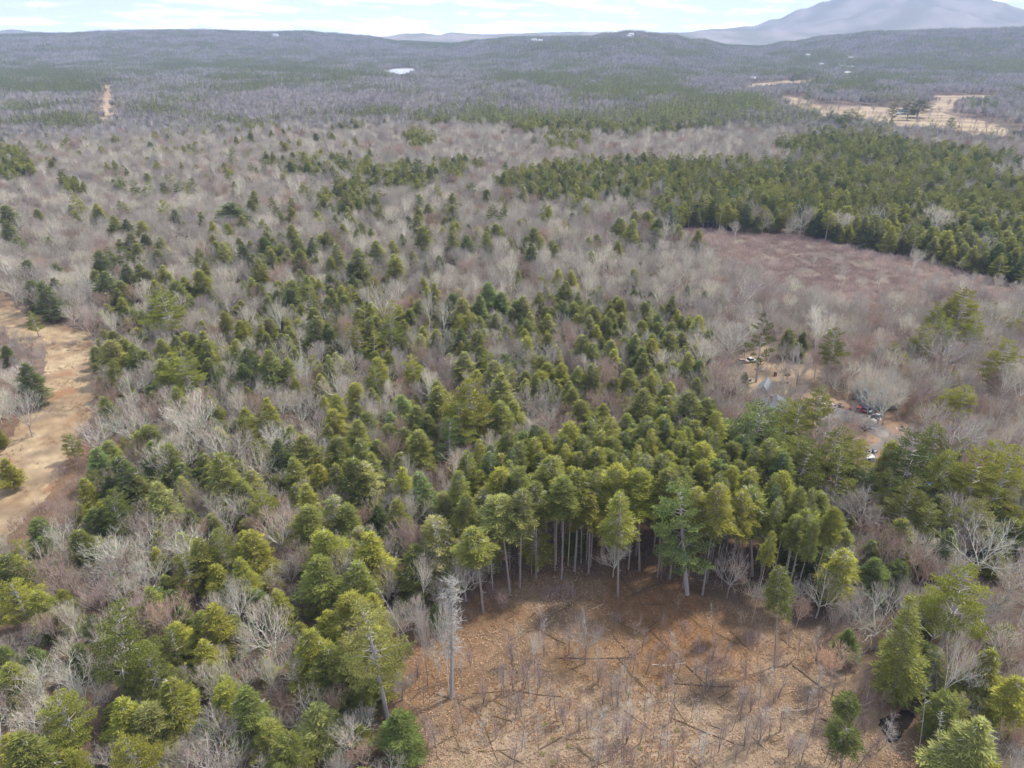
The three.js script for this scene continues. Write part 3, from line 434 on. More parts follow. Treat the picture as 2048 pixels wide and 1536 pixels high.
stand('pine', 'd', `1842,200,44;1822,204,30;1790,208,24;1705,218,42;1690,222,24;1770,232,13;1785,236,15;1906,234,20;1945,192,16b;1975,190,16b;1992,196,16b;1960,198,13;1665,222,16;1640,150,20;1605,145,22;1590,146,20;1660,172,26;1620,178,20;2040,262,16`);
stand('sparse', 'y', `725,607,30;740,632,25;695,645,30;712,645,30;685,632,20;782,600,45;745,662,28;642,430,22;700,395,18;686,395,16;140,870,26;1526,627,46d>1512,764`);
stand('oak', 'l', `260,1078,85;225,1060,110;440,1185,75;150,1225,60;125,1320,100;410,1335,60;480,1310,75;530,1202,130;610,1320,80;600,1385,90;535,1310,60;540,858,70w;595,790,60;630,820,60;560,790,50;617,955,55;750,975,60;785,1043,50;785,930,60;550,1020,90r;360,1062,100;300,1092,80;440,1070,70;440,1015,60w;285,1030,90;130,1090,45;370,790,100;330,880,90;440,840,100;510,880,90;250,800,90;250,735,70;20,735,50;1755,1165,122>1752,1300;1970,1335,90w;1890,1200,100;1993,1030,140;1811,1030,75;762,560,80;595,708,60;675,737,70;672,640,30;1074,630,36;1336,420,50;1406,675,70;1761,405,70;1843,495,32;1878,415,70;1976,462,60;1611,405,50;1686,425,40;1781,720,50>1765,850;1736,732,40>1735,830;1881,725,70;1776,765,70;1758,738,40>1745,828;1722,745,36>1722,815;1800,742,42>1796,842;1846,1068,80;460,1470,60`);
stand('bare', 'u', `1650,206,14;1680,201,14;1720,206,16;1750,206,14;1862,214,16;1880,211,14;1925,227,18;1955,230,18;1980,234,20;2002,238,20;1940,217,12;1620,199,12;1600,193,14;1740,232,14;1700,236,12;2020,250,18;1900,196,12;1560,170,14;1530,174,14;1840,232,13;1760,224,14;1665,212,15;1615,206,14;1985,262,16;1950,256,14;1905,250,12;1872,246,12`);
stand('bare', 'g', `180,1160,45;40,1392,60r;330,1490,50;390,1480,60;545,1430,60;680,1500,50;30,770,80;180,840,70;480,990,60;642,990,35;912,908,60r;950,908,30;1056,805,45;1091,788,50;1116,790,42;1429,858,40;1394,868,55u;1736,973,90;1871,980,60;1921,830,130u;1666,835,80u;1641,868,50u;1469,640,80;1486,550,90u;150,552,60;75,525,50u;1911,660,90;1601,687,50>1591,785;600,660,35l;1838,1060,60;1171,1222,70u>1170,1327;838,1192,46l>856,1372;1920,1230,60`);
stand('maple', 'r', `95,1170,60;305,1238,50;185,1480,50;365,1330,35;435,1420,40u;560,1160,40;720,1480,60;365,960,70u;400,1045,40;80,1100,80;230,1110,60;140,1140,70;837,930,45;862,915,35;880,975,45u;717,1018,45;812,1055,45;560,990,40;1136,830,60;1199,775,55;1239,790,45;1379,838,65u;1743,1043,50;1861,1105,70;1680,1300,62t;1650,1312,50t;205,585,40;262,565,40;165,610,70u;1211,425,35;1131,652,50;1299,745,35;1356,748,45;1224,725,60;1449,732,75;1716,670,60;1640,700,40;1560,1290,40`);
stand('lobed', 'd', `1697,1393,56>1682,1537`);
stand('snag', 'l', `905,1138,58>903,1396#2;1109,1006,18>1110,1142#1;845,1100,34>856,1205#0;978,1060,30>986,1182#0;1860,1362,50>1838,1502#3;1885,1420,40>1873,1514#1;1152,868,60>1160,955#2;600,668,30>604,760#0;748,1160,24>826,1300#1;1540,1068,22>1552,1180#1;790,1100,26>800,1190#1;1122,1000,14>1126,1142#1`);
stand('birch', 'w', `1631,612,44>1630,702;885,1195,45>898,1390;360,1330,40l;1068,1268,38l>1066,1328`);

// what grows where no single tree is listed: share of conifers by place, as ellipses in the photo
const GREEN = [...`100,160,120,22,80;90,230,110,26,62;330,210,40,15,60;430,235,25,8,50;510,245,30,8,60;690,225,95,20,30;740,215,30,10,45;550,132,75,12,55;400,126,110,8,50;700,152,52,8,92;560,156,130,10,50;870,230,40,10,75;1000,230,60,12,75;845,275,20,15,85;1180,150,190,18,80;1280,185,120,22,78;1400,205,130,18,80;1130,240,115,15,72;1300,240,125,18,85;1130,272,60,15,50;1700,285,125,26,95;1900,312,135,24,92;1650,350,210,34,90;1900,395,220,62,90;1300,340,260,28,85;1150,360,125,25,70;1480,400,160,50,88;1700,425,260,60,90;1960,480,130,70,92;650,322,100,18,42;780,342,95,28,62;900,330,60,20,50;700,385,65,25,60;20,322,30,30,92;140,365,25,15,70;250,355,16,8,40;300,375,25,10,50;1900,82,160,7,55;1850,125,210,9,55;1600,108,70,10,55;1600,145,34,8,92;1660,170,40,8,75;1800,196,62,10,70;1780,165,90,9,60;1060,112,60,6,55;1010,92,200,8,25;300,110,320,30,22;1900,205,40,12,50;1250,95,160,14,30;350,310,400,60,6;1150,420,900,60,10;520,600,330,130,34;1150,660,260,110,46;760,900,900,130,36;930,860,420,130,40;300,1300,420,320,46;1850,1000,220,110,44;1900,1350,160,180,42;330,680,160,90,40;700,650,220,110,36`.matchAll(/(\d+),(\d+),(\d+),(\d+),(\d+)/g)].map((m) => m.slice(1).map(Number));
function greenShare(X, Y) { let s = 0; for (const [a, b, c, d, e] of GREEN) { const q = ((X - a) / c) ** 2 + ((Y - b) / d) ** 2; if (q < 1.6) s = Math.max(s, e / 100 * (1 - smooth(0.6, 1.6, q))); } return s; }
const R_SCRUB = onGround([[205, 800], [215, 900], [205, 985], [130, 1085], [-60, 1180], [-60, 1090], [60, 1030], [110, 980], [150, 880], [180, 835]]);
const R_LOW = onGround([[-80, 625], [0, 642], [62, 676], [92, 715], [88, 790], [40, 800], [-80, 800]]);
const OPEN = [R_TRACK, R_MARSH, R_YARD, R_YARD2, R_DRIVE, R_POOL, R_CUT, R_CUT2, R_LAKE, ...R_FIELDS].map((p) => ({ p, x0: Math.min(...p.map((q) => q[0])), x1: Math.max(...p.map((q) => q[0])), z0: Math.min(...p.map((q) => q[1])), z1: Math.max(...p.map((q) => q[1])) }));
const isOpen = (x, z) => OPEN.some((o) => x > o.x0 && x < o.x1 && z > o.z0 && z < o.z1 && inside(o.p, x, z));
{
  const cell = new Map(), key = (x, z) => Math.floor(x / 8) * 100003 + Math.floor(z / 8);
  const put = (t) => { const k = key(t.x, t.z); if (!cell.has(k)) cell.set(k, []); cell.get(k).push(t); };
  const free = (x, z, r) => { for (let i = -1; i <= 1; i++) for (let j = -1; j <= 1; j++) for (const t of cell.get(key(x + i * 8, z + j * 8)) ?? []) if ((t.x - x) ** 2 + (t.z - z) ** 2 < (0.55 * (t.r + r)) ** 2) return false; return true; };
  TREES.forEach(put);
  const R = rng(77);
  for (let d = 66; d < 950; d += d < 330 ? 4.1 : 5) {
    const span = 0.82, n = Math.round(span * 2 * d / (d < 330 ? 4.1 : 5));
    for (let i = 0; i < n; i++) {
      const a = -span + 2 * span * (i + R()) / n, dd = d + R() * 4.6, x = dd * Math.sin(a), z = -dd * Math.cos(a);
      const u1 = R(), u2 = R(), u3 = R(), u4 = R(), u5 = R();
      const inMarsh = inside(R_MARSH, x, z), inYard = inside(R_YARD2, x, z) || inside(R_YARD, x, z);
      if (z > -50 || inside(R_CLEAR, x, z) || inside(R_DRIVE, x, z) || inside(R_SCRUB, x, z)) continue;
      const inLow = inside(R_LOW, x, z);
      if (inMarsh) { const pm_ = project(x, 0, z); if (u5 > 0.42 * smooth(560, 640, pm_[1]) + 0.16 * smooth(1700, 1900, pm_[0]) + 0.02) continue; }
      else if (inYard) { if (u5 > 0.42) continue; }
      else if (isOpen(x, z)) continue;
      const inStand = inside(R_STAND, x, z);
      const ph = project(x, 14, z), side = 120 + 16 * F / ph[2];
      if (ph[0] < -side || ph[0] > 2048 + side || ph[1] > 1536 + side) continue;
      const g = greenShare(ph[0] + 40 * noise(x * 0.012, z * 0.012, 3), ph[1] + 14 * noise(x * 0.012, z * 0.012, 8)), patch = fbm(x * 0.02, z * 0.02, 2, 4), near = dd < 330;
      let kind, tone, r;
      if (inLow) { kind = u2 < 0.6 ? 'bare' : 'maple'; tone = u4 < 0.5 ? 'u' : 'g'; r = 1.3 + 0.9 * u3; }
      else if (inMarsh || inYard) { kind = u2 < 0.5 ? 'bare' : u2 < 0.75 ? 'birch' : 'maple'; tone = inMarsh ? (u4 < 0.6 ? 'l' : 'g') : 'g'; r = 1.5 + 1.3 * u3; }
      else if (inStand) { if (u1 > 0.92) continue; kind = 'tall'; tone = u2 < 0.15 ? 'd' : u2 < 0.5 ? 'y' : 'n'; r = 1.9 + 1.2 * u3; }
      else if (u1 < g * (1 + patch)) {
        const piney = ph[1] < 420 ? (ph[0] > 1250 ? 0.75 : 0.5) : 0.15;
        kind = u2 < piney ? 'pine' : 'hemlock'; r = near ? 1.6 + 1.8 * u3 : 2.6 + 1.8 * u3; tone = u4 < 0.12 ? 'd' : u4 < 0.48 ? 'y' : u4 < 0.6 ? 'p' : 'n'; if (ph[1] < 330 && ph[0] < 1200 && u4 > 0.5) tone = 'y';
      } else {
        kind = u2 < 0.58 ? 'bare' : u2 < 0.76 - (ph[1] < 560 ? 0.09 : 0) ? 'maple' : u2 < 0.985 ? 'oak' : 'birch'; r = near ? 2.2 + 2.0 * u3 : 2.7 + 2.2 * u3; tone = kind === 'maple' ? (u4 < 0.55 ? 'r' : 'u') : kind === 'oak' ? 'l' : kind === 'birch' ? 'l' : u4 < 0.44 ? 'g' : u4 < 0.6 ? 'u' : 'l';
      }
      if (!free(x, z, inStand ? r * 0.35 : near ? r * 0.85 : r * 0.55)) { if (!near || u5 < 0.3 || !free(x, z, -r * 0.3)) continue; r *= 0.62; }
      const [k, lo, hi] = SHAPE[kind]; let h = kind === 'tall' ? 22 + 4 * u5 : clamp(k * 2 * r * (0.9 + 0.3 * u5), lo * 0.6, hi);
      const t = { kind, tone, x, y: H(x, z), z, h, r, X: project(x, h * 0.6, z)[0], Y: project(x, h * 0.65, z)[1], t: ph[2], w: 2 * r * F / ph[2], v: (R() * 1000) | 0, a: R() * 6.283 };
      TREES.push(t); put(t);
    }
  }
}
// the largest in view are things of their own; the rest of each kind stands as one mass
const KIND_NAME = { hemlock: 'hemlock', thin: 'hemlock', tall: 'hemlock', lobed: 'hemlock', snag: 'dead_tree', pine: 'pine', sparse: 'pine', bare: 'bare_tree', oak: 'oak', maple: 'maple', birch: 'birch' };
const LOOK = {
  hemlock: ['rounded hemlock', 'cone shaped hemlock', 'dense hemlock', 'ragged hemlock', 'leafy hemlock', 'pointed hemlock'], thin: ['thinning hemlock with pale bare twigs'], tall: ['tall hemlock on a bare trunk'], lobed: ['small hemlock in two tufts'], snag: ['dead tree with broken branches'], pine: ['tiered pine', 'layered pine', 'full pine', 'open topped pine', 'pyramid pine'], sparse: ['sparse thin pine'],
  bare: ['leafless tree'], oak: ['leafless spreading oak with pale limbs'], maple: ['leafless twiggy maple'], birch: ['leafless slender birch'],
};
const place = (X, Y, x, z) => {
  if (inside(R_CLEAR, x, z)) return 'in the leafy clearing';
  if (X < 330 && Y > 560 && Y < 1060 && X < 120 + (1000 - Y) * 0.25) return 'beside the sandy track';
  if (X > 1450 && X < 1850 && Y > 640 && Y < 1000) return 'around the house yard';
  if (X > 900 && X < 1620 && Y > 880 && Y < 1250) return 'in the tall stand behind the clearing';
  if (X > 1560 && Y > 1000) return 'right of the clearing';
  if (X < 950 && Y > 1000) return 'left of the clearing';
  if (X > 1350 && Y < 480) return 'beyond the marsh';
  if (X > 1350 && Y < 700) return 'near the marsh';
  return Y < 620 ? 'in the distant woods' : 'in the woods behind the clearing';
};
const ONES = ' one two three four five six seven eight nine ten eleven twelve thirteen fourteen fifteen sixteen seventeen eighteen nineteen'.split(' '), TENS = '  twenty thirty forty fifty sixty seventy eighty ninety'.split(' ');
const said = (n) => n === 0 ? 'zero' : n >= 100 ? 'ninety-nine' : n < 20 ? ONES[n] : TENS[n / 10 | 0] + (n % 10 ? '-' + ONES[n % 10] : '');
const saidPlaces = new Set();
function spot(X, Y, pre) {                                              // where in the photo, said in words
  for (let k = 0; k < 40; k++) { const half = k % 2 ? ' and a half' : '', a = said(clamp(Math.floor(X / 20.48), 0, 99)), b = said(clamp(Math.floor(Y / 15.36) + (k >> 1), 0, 99)), s = `${a}${half} percent across, ${b} percent down`; if (!saidPlaces.has(pre + s)) { saidPlaces.add(pre + s); return s; } }
}
const toneMats = {};
const matFor = (tone, v) => { const k = tone + v % 4; if (!toneMats[k]) { const m = TONE[tone][0].clone(), f = [0.84, 0.96, 1.06, 1.2][v % 4]; m.color.multiplyScalar(f); m.color.r *= [1, 1.06, 0.97, 1.03][v % 4]; toneMats[k] = m; } return toneMats[k]; };
const picked = new Set();
{
  const of = {}; for (const t of TREES) (of[CAT[t.kind]] ??= []).push(t);
  const inFrame = (t) => t.X > -10 && t.X < 2058 && t.Y > 0 && t.Y < 1560;
  for (const list of Object.values(of)) list.filter(inFrame).sort((a, b) => b.w * (b.listed ? 1.8 : 1) - a.w * (a.listed ? 1.8 : 1)).slice(0, 296).forEach((t) => picked.add(t));
}
const roots = {};
const M4 = new THREE.Matrix4(), Q = new THREE.Quaternion(), EU = new THREE.Euler();
const fitTo = (t, p) => { const lean = ((t.v % 17) - 8) * 0.004; EU.set(lean, t.a, ((t.v % 13) - 6) * 0.005); Q.setFromEuler(EU); if (t.lean !== undefined) Q.setFromEuler(EU.set(0, t.a, 0)).premultiply(new THREE.Quaternion().setFromAxisAngle(new THREE.Vector3(0, 0, 1), -t.lean)); return [new THREE.Vector3(t.x, t.y - 0.1, t.z), Q, new THREE.Vector3(t.r / p.r, t.h / p.h, t.r / p.r)]; };
for (const t of picked) {
  const list = PROTO[t.kind], p = list[t.v % list.length], id = t.kind + t.v % list.length;
  let o;
  if (!roots[id]) { o = roots[id] = new THREE.Group(); pm('trunk', p.gw, bark, o); pm(t.kind === 'snag' ? 'twig' : 'crown', p.gl, matFor(t.tone, t.v), o); }
  else { o = roots[id].clone(); o.children[1].material = matFor(t.tone, t.v); }
  o.name = numbered(KIND_NAME[t.kind]);
  const [P, q, s] = fitTo(t, p); o.position.copy(P); o.quaternion.copy(q); o.scale.copy(s); scene.add(o);
  const size = t.t < 260 ? (t.h > 20 ? 'tall ' : t.h < 10.5 ? 'small ' : '') : '', look = LOOK[t.kind][(t.v % list.length) % LOOK[t.kind].length];
  const pre = `${(t.kind === 'tall' ? '' : size)}${TONE[t.tone][1]} ${look}`, where = place(t.X, t.Y, t.x, t.z);
  o.userData = {}; tag(o, '', CAT[t.kind], `${CAT[t.kind]}s ${where}`);
  const sp = spot(t.X, t.Y, pre), full = `${pre}, ${sp}`; o.userData.label = full.split(/[\s-]+/).length > 16 ? full.replace('cone shaped', 'pointed').replace('open topped', 'open').replace('thinning hemlock with pale bare twigs', 'thinning bare-twigged hemlock').replace('dead tree with broken branches', 'dead tree').replace('leafless spreading oak with pale limbs', 'leafless spreading oak').replace('on a bare trunk', '').replace(' in two tufts', '') : full;
}
function mass(name, label, recs, protoOf, mats) {                       // many alike: one object, an instanced mesh for each shape
  const g = new THREE.Group(); g.name = numbered(name); g.userData = { kind: 'stuff', label }; scene.add(g);
  const by = new Map(); for (const t of recs) { const p = protoOf(t); if (!by.has(p)) by.set(p, []); by.get(p).push(t); }
  for (const [p, list] of by) {
    p.all ??= joined([p.wood, p.leaf]);
    const im = new THREE.InstancedMesh(p.all, mats, list.length); im.name = numbered(name + '_growth'); im.castShadow = im.receiveShadow = true;
    list.forEach((t, i) => { const [P, q, s] = fitTo(t, p); im.setMatrixAt(i, M4.compose(P, q, s)); const c = TONE[t.tone][0].color, f = [0.82, 0.95, 1.05, 1.2][t.v % 4]; im.setColorAt(i, C(c.r * f, c.g * f, c.b * f)); });
    g.add(im);
  }
}
const rest = TREES.filter((t) => !picked.has(t));
mass('hemlock_wood', 'mass of hemlocks farther off in the mixed woods', rest.filter((t) => CAT[t.kind] === 'hemlock'), (t) => PROTO[t.kind][t.v % PROTO[t.kind].length], [bark, TONE.n[0]]);
mass('pine_wood', 'mass of pines farther off beyond the marsh', rest.filter((t) => CAT[t.kind] === 'pine'), (t) => PROTO[t.kind][t.v % PROTO[t.kind].length], [bark, TONE.n[0]]);
mass('leafless_wood', 'grey mass of leafless trees across the valley', rest.filter((t) => CAT[t.kind] === 'bare tree'), (t) => PROTO[t.kind][t.v % PROTO[t.kind].length], [bark, twigMat(1, 1, 1)]);

// woods farther than single trees can be told apart: patches of small trees over valley floor and hills
{
  const patch = (seed, share) => {
    const R = rng(seed), m = new MB(), S = 21;
    for (let i = 0; i < 46; i++) {
      const x = (R() - 0.5) * 2 * S, z = (R() - 0.5) * 2 * S, con = R() < share, v = 0.62 + 0.76 * R();
      if (con) {
        const h = 15 + 8 * R(), r = 2.6 + 1.6 * R(), y = R(), k = [0.165 * v * (1 + 0.5 * y), 0.205 * v * (1 + 0.2 * y), 0.060 * v];
        for (let j = 0; j < 54; j++) { const u = Math.pow(R(), 0.8), a = R() * 6.283, rr = r * Math.pow(1 - u, 0.7), p = [x + Math.cos(a) * rr * 0.6, h * (0.25 + 0.73 * u), z + Math.sin(a) * rr * 0.6], f = norm([Math.cos(a), -0.2 + R() * 0.5, Math.sin(a)]), w = norm(cross(f, [R() - 0.5, 1, R() - 0.5])), q = 0.8 + 0.4 * R(); m.quad(add(p, f, -0.6), add(p, w, 0.6), add(p, f, 1.1 * (1 - u * 0.5)), add(p, w, -0.6), shade(k, q)); }
      } else {
        const h = 12 + 5 * R(), r = 3 + 1.8 * R(), K = mixc([0.40, 0.355, 0.325], R() < 0.25 ? [0.39, 0.325, 0.30] : [0.365, 0.345, 0.335], R());
        for (let j = 0; j < 62; j++) { const a = R() * 6.283, rr = r * Math.sqrt(R()), b = [x + Math.cos(a) * rr * 0.35, h * (0.3 + 0.3 * R()), z + Math.sin(a) * rr * 0.35], e = [x + Math.cos(a) * rr, h * (1 - 0.28 * (rr / r) ** 2) * (0.85 + 0.15 * R()), z + Math.sin(a) * rr]; m.sliver(b, e, 0.17, shade(K, v * (0.85 + 0.4 * R())), R); }
      }
    }
    return m.geo();
  };
  const LEVELS = [0.02, 0.25, 0.6, 0.98], geos = LEVELS.map((s, i) => [0, 1, 2].map((k) => patch(900 + i * 10 + k, s))), lists = LEVELS.map(() => [[], [], []]), R = rng(4242), S = 36;
  for (let d = 935; d < 5600; d += S) {
    const span = 0.76, n = Math.round(2 * span * d / S);
    for (let i = 0; i < n; i++) {
      const a = -span + 2 * span * (i + 0.2 + 0.6 * R()) / n, dd = d + (R() - 0.5) * 14, x = dd * Math.sin(a), z = -dd * Math.cos(a), y = H(x, z), p = project(x, y + 14, z), u = R(), u2 = R(), v = (R() * 3) | 0, rot = R() * 6.283;
      if (p[0] < -60 || p[0] > 2108) continue;
      if ([[0, 0], [15, 0], [-15, 0], [0, 15], [0, -15]].some(([q, w]) => isOpen(x + q, z + w))) continue;
      const g = greenShare(p[0] + 60 * noise(x * 0.006, z * 0.006, 3), p[1] + 10 * noise(x * 0.005, z * 0.005, 8)) * (0.55 + 1.8 * fbm(x * 0.009, z * 0.009, 3, 2.6)) + 0.8 * fbm(x * 0.0045, z * 0.0045, 4, 6.6) + (d > 2000 ? 0.10 : 0.04) + (u - 0.5) * 0.5, lv = g < 0.13 ? 0 : g < 0.28 ? 1 : g < 0.45 ? 2 : 3;
      const e = 6, sx = (H(x + e, z) - y) / e, sz = (H(x, z + e) - y) / e, c = Math.cos(rot), s = Math.sin(rot), hs = 0.9 + 0.25 * u2;
      M4.set(c, 0, s, x, sx * c - sz * s, hs, sx * s + sz * c, y - 0.3, -s, 0, c, z, 0, 0, 0, 1);
      lists[lv][v].push([M4.clone(), 0.85 + 0.3 * u2]);
    }
  }
  const g = new THREE.Group(); g.name = 'far_woodland'; g.userData = { kind: 'stuff', label: 'hazy far woodland covering the valley floor and hills' }; scene.add(g);
  const wm = new THREE.MeshStandardMaterial({ vertexColors: true, roughness: 1, side: THREE.DoubleSide });
  lists.forEach((l, i) => l.forEach((q, k) => { if (!q.length) return; const im = new THREE.InstancedMesh(geos[i][k], wm, q.length); im.name = numbered('woodland_patch'); q.forEach(([m, b], j) => { im.setMatrixAt(j, m); im.setColorAt(j, C(b, b, b)); }); im.castShadow = im.receiveShadow = true; g.add(im); }));
}
// brush under the trees, marsh shrubs, loose leaves
function scatter(name, label, geos, recs, mat) {
  const g = new THREE.Group(); g.name = name; g.userData = { kind: 'stuff', label }; scene.add(g);
  geos.forEach((geo, k) => { const l = recs.filter((_, i) => i % geos.length === k); if (!l.length) return; const im = new THREE.InstancedMesh(geo, mat, l.length); im.name = numbered(name + '_growth'); l.forEach(([x, z, s, a, b, sy], i) => { M4.compose(new THREE.Vector3(x, H(x, z), z), Q.setFromEuler(EU.set(0, a, 0)), new THREE.Vector3(s, s * (sy ?? 1), s)); im.setMatrixAt(i, M4); im.setColorAt(i, b); }); im.castShadow = im.receiveShadow = true; g.add(im); });
}
const brushMat = twigMat(1, 1, 1);
{
  const R = rng(31), under = [], marsh = [], leaves = [];
  for (let d = 66; d < 420; d += 3.4) for (let a = -0.78; a < 0.78; a += 3.4 / d) {
    const dd = d + R() * 3, aa = a + R() * 3 / d, x = dd * Math.sin(aa), z = -dd * Math.cos(aa), u = R(), w = R(), v = R(), inC = inside(R_CLEAR, x, z), m = fbm(x * 0.05, z * 0.05, 2, 5);
    const scrub = inside(R_SCRUB, x, z) || inside(R_LOW, x, z);
    if (isOpen(x, z) || (inC && u > 0.22 + 0.5 * smooth(0.0, 0.3, m)) || (!inC && u > 0.8)) continue;
    const b = 0.8 + 0.4 * v; under.push([x, z, (inC ? 0.5 : scrub ? (z < -200 ? 0.6 : 1.2) : 0.7) * (0.6 + 0.8 * w), R() * 6.283, w < 0.6 ? C(0.98 * b, 0.92 * b, 0.84 * b) : C(b, 0.96 * b, 0.9 * b)]);
  }
  scatter('understory_brush', 'thin reddish brush under the trees', [brush(301, 2.6, 1.9, 46, [0.29, 0.22, 0.17], [0.40, 0.32, 0.26], 0.018).geo(), brush(302, 2.2, 2.2, 40, [0.34, 0.25, 0.22], [0.44, 0.36, 0.32], 0.018).geo()], under, brushMat);
  const [x0, x1] = [Math.min(...R_MARSH.map((p) => p[0])), Math.max(...R_MARSH.map((p) => p[0]))], [z0, z1] = [Math.min(...R_MARSH.map((p) => p[1])), Math.max(...R_MARSH.map((p) => p[1]))];
  for (let x = x0; x < x1; x += 2.1) for (let z = z0; z < z1; z += 2.1) {
    const q = x + R() * 2, w = z + R() * 2, u = R(), v = R(), k = R(); if (!inside(R_MARSH, q, w)) continue;
    const m = fbm(q * 0.035, w * 0.035, 3, 2.5), n = fbm(q * 0.08, w * 0.08, 3, 7.5); if (n > 0.12 && u < 0.85) continue;
    const right = smooth(150, 230, q) * 0.5, pale = smooth(-0.05, 0.25, m + right - 0.1), b = 0.85 + 0.4 * v;
    marsh.push([q, w, 0.6 + 0.8 * u, k * 6.283, C(lerp(0.92, 1.36, pale) * b, lerp(0.81, 1.34, pale) * b, lerp(0.78, 1.26, pale) * b), 0.5 + 0.45 * v + pale * 0.4]);
  }
  scatter('marsh_shrubs', 'low reddish and grey shrubs filling the marsh', [brush(311, 1.9, 1.8, 60, [0.38, 0.285, 0.25], [0.44, 0.36, 0.32], 0.03).geo(), brush(312, 2.1, 1.6, 50, [0.36, 0.28, 0.27], [0.46, 0.38, 0.35], 0.03).geo()], marsh, brushMat);
  const grassGeo = (s) => { const m = new MB(), r = rng(s); for (let i = 0; i < 46; i++) { const a = r() * 6.283, d = r() * 0.7, l = 0.35 + 0.5 * r(), x = Math.cos(a) * d, z = Math.sin(a) * d; m.sliver([x, 0, z], [x + (r() - 0.5) * l, l * (0.4 + 0.5 * r()), z + (r() - 0.5) * l], 0.02, shade([0.60, 0.46, 0.27], 0.6 + 0.7 * r()), r); } return m.geo(); };
  const grass = [];
  for (let d = 68; d < 330; d += 2.0) for (let a = -0.78; a < 0.78; a += 2.0 / d) {
    const x = (d + R() * 2) * Math.sin(a + R() * 2 / d), z = -(d + R() * 2) * Math.cos(a), u = R(), inT = inside(R_TRACK, x, z), inC = inside(R_CLEAR, x, z), inY = inside(R_YARD, x, z) || inside(R_YARD2, x, z); if (!(inT || inC || inY) || inside(R_DRIVE, x, z) || inside(R_POOL, x, z)) continue;
    const m = fbm(x * 0.08, z * 0.08, 3, 14), edge = inT ? Math.min(...R_TRACK.map(([p, q]) => Math.hypot(p - x, q - z))) : 99; if (u > (inT ? smooth(-0.05, 0.3, m) * 0.9 + 0.8 * (1 - smooth(1, 5, edge)) : smooth(-0.1, 0.3, m) * 0.55 + 0.08)) continue;
    const b = 0.75 + 0.45 * R(); grass.push([x, z, 0.8 + 0.7 * u, R() * 6.283, inC ? C(b * 0.95, b * 0.82, b * 0.75) : C(b * 0.72, b * 0.64, b * 0.58)]);
  }
  scatter('dry_grass', 'dry tan grass tufts on the open ground', [grassGeo(71), grassGeo(72)], grass, brushMat);
  const leafGeo = (s) => { const m = new MB(), r = rng(s); for (let i = 0; i < 18; i++) { const x = (r() - 0.5) * 1.6, z = (r() - 0.5) * 1.6, a = r() * 6.283, l = 0.07 + 0.09 * r(), y = 0.03 + r() * 0.12, k = shade([0.50, 0.355, 0.225], 0.3 + 0.85 * r()); m.quad([x + Math.cos(a) * l, y, z + Math.sin(a) * l], [x - Math.sin(a) * l * 0.6, y + 0.05 * r(), z + Math.cos(a) * l * 0.6], [x - Math.cos(a) * l, y, z - Math.sin(a) * l], [x + Math.sin(a) * l * 0.6, y + 0.06 * r(), z - Math.cos(a) * l * 0.6], k); } return m.geo(); };
  for (let d = 68; d < 185; d += 1.15) for (let a = -0.3; a < 0.72; a += 1.15 / d) {
    const x = (d + R()) * Math.sin(a + R() / d), z = -(d + R()) * Math.cos(a), u = R(); if (!(inside(R_CLEAR, x, z) || inside(R_STAND, x, z)) || R_POOL.some(([a_, b_]) => Math.hypot(a_ - x, b_ - z) < 1.8) || inside(R_POOL, x, z)) continue;
    const q = fbm(x * 0.05, z * 0.05, 3, 2.2), rust = smooth(0.02, 0.3, q + 0.35 * (1 - smooth(0, 34, Math.hypot(x - 40, z + 112)))), b = 0.7 + 0.5 * u; leaves.push([x, z, 0.8 + 0.6 * u, R() * 6.283, C(b * lerp(1, 0.72, rust), b * lerp(0.95, 0.50, rust), b * lerp(0.95, 0.30, rust))]);
  }
  scatter('fallen_leaves', 'fallen brown leaves strewn over the clearing', [1, 2, 3, 4].map((s) => leafGeo(500 + s)), leaves, brushMat);
}
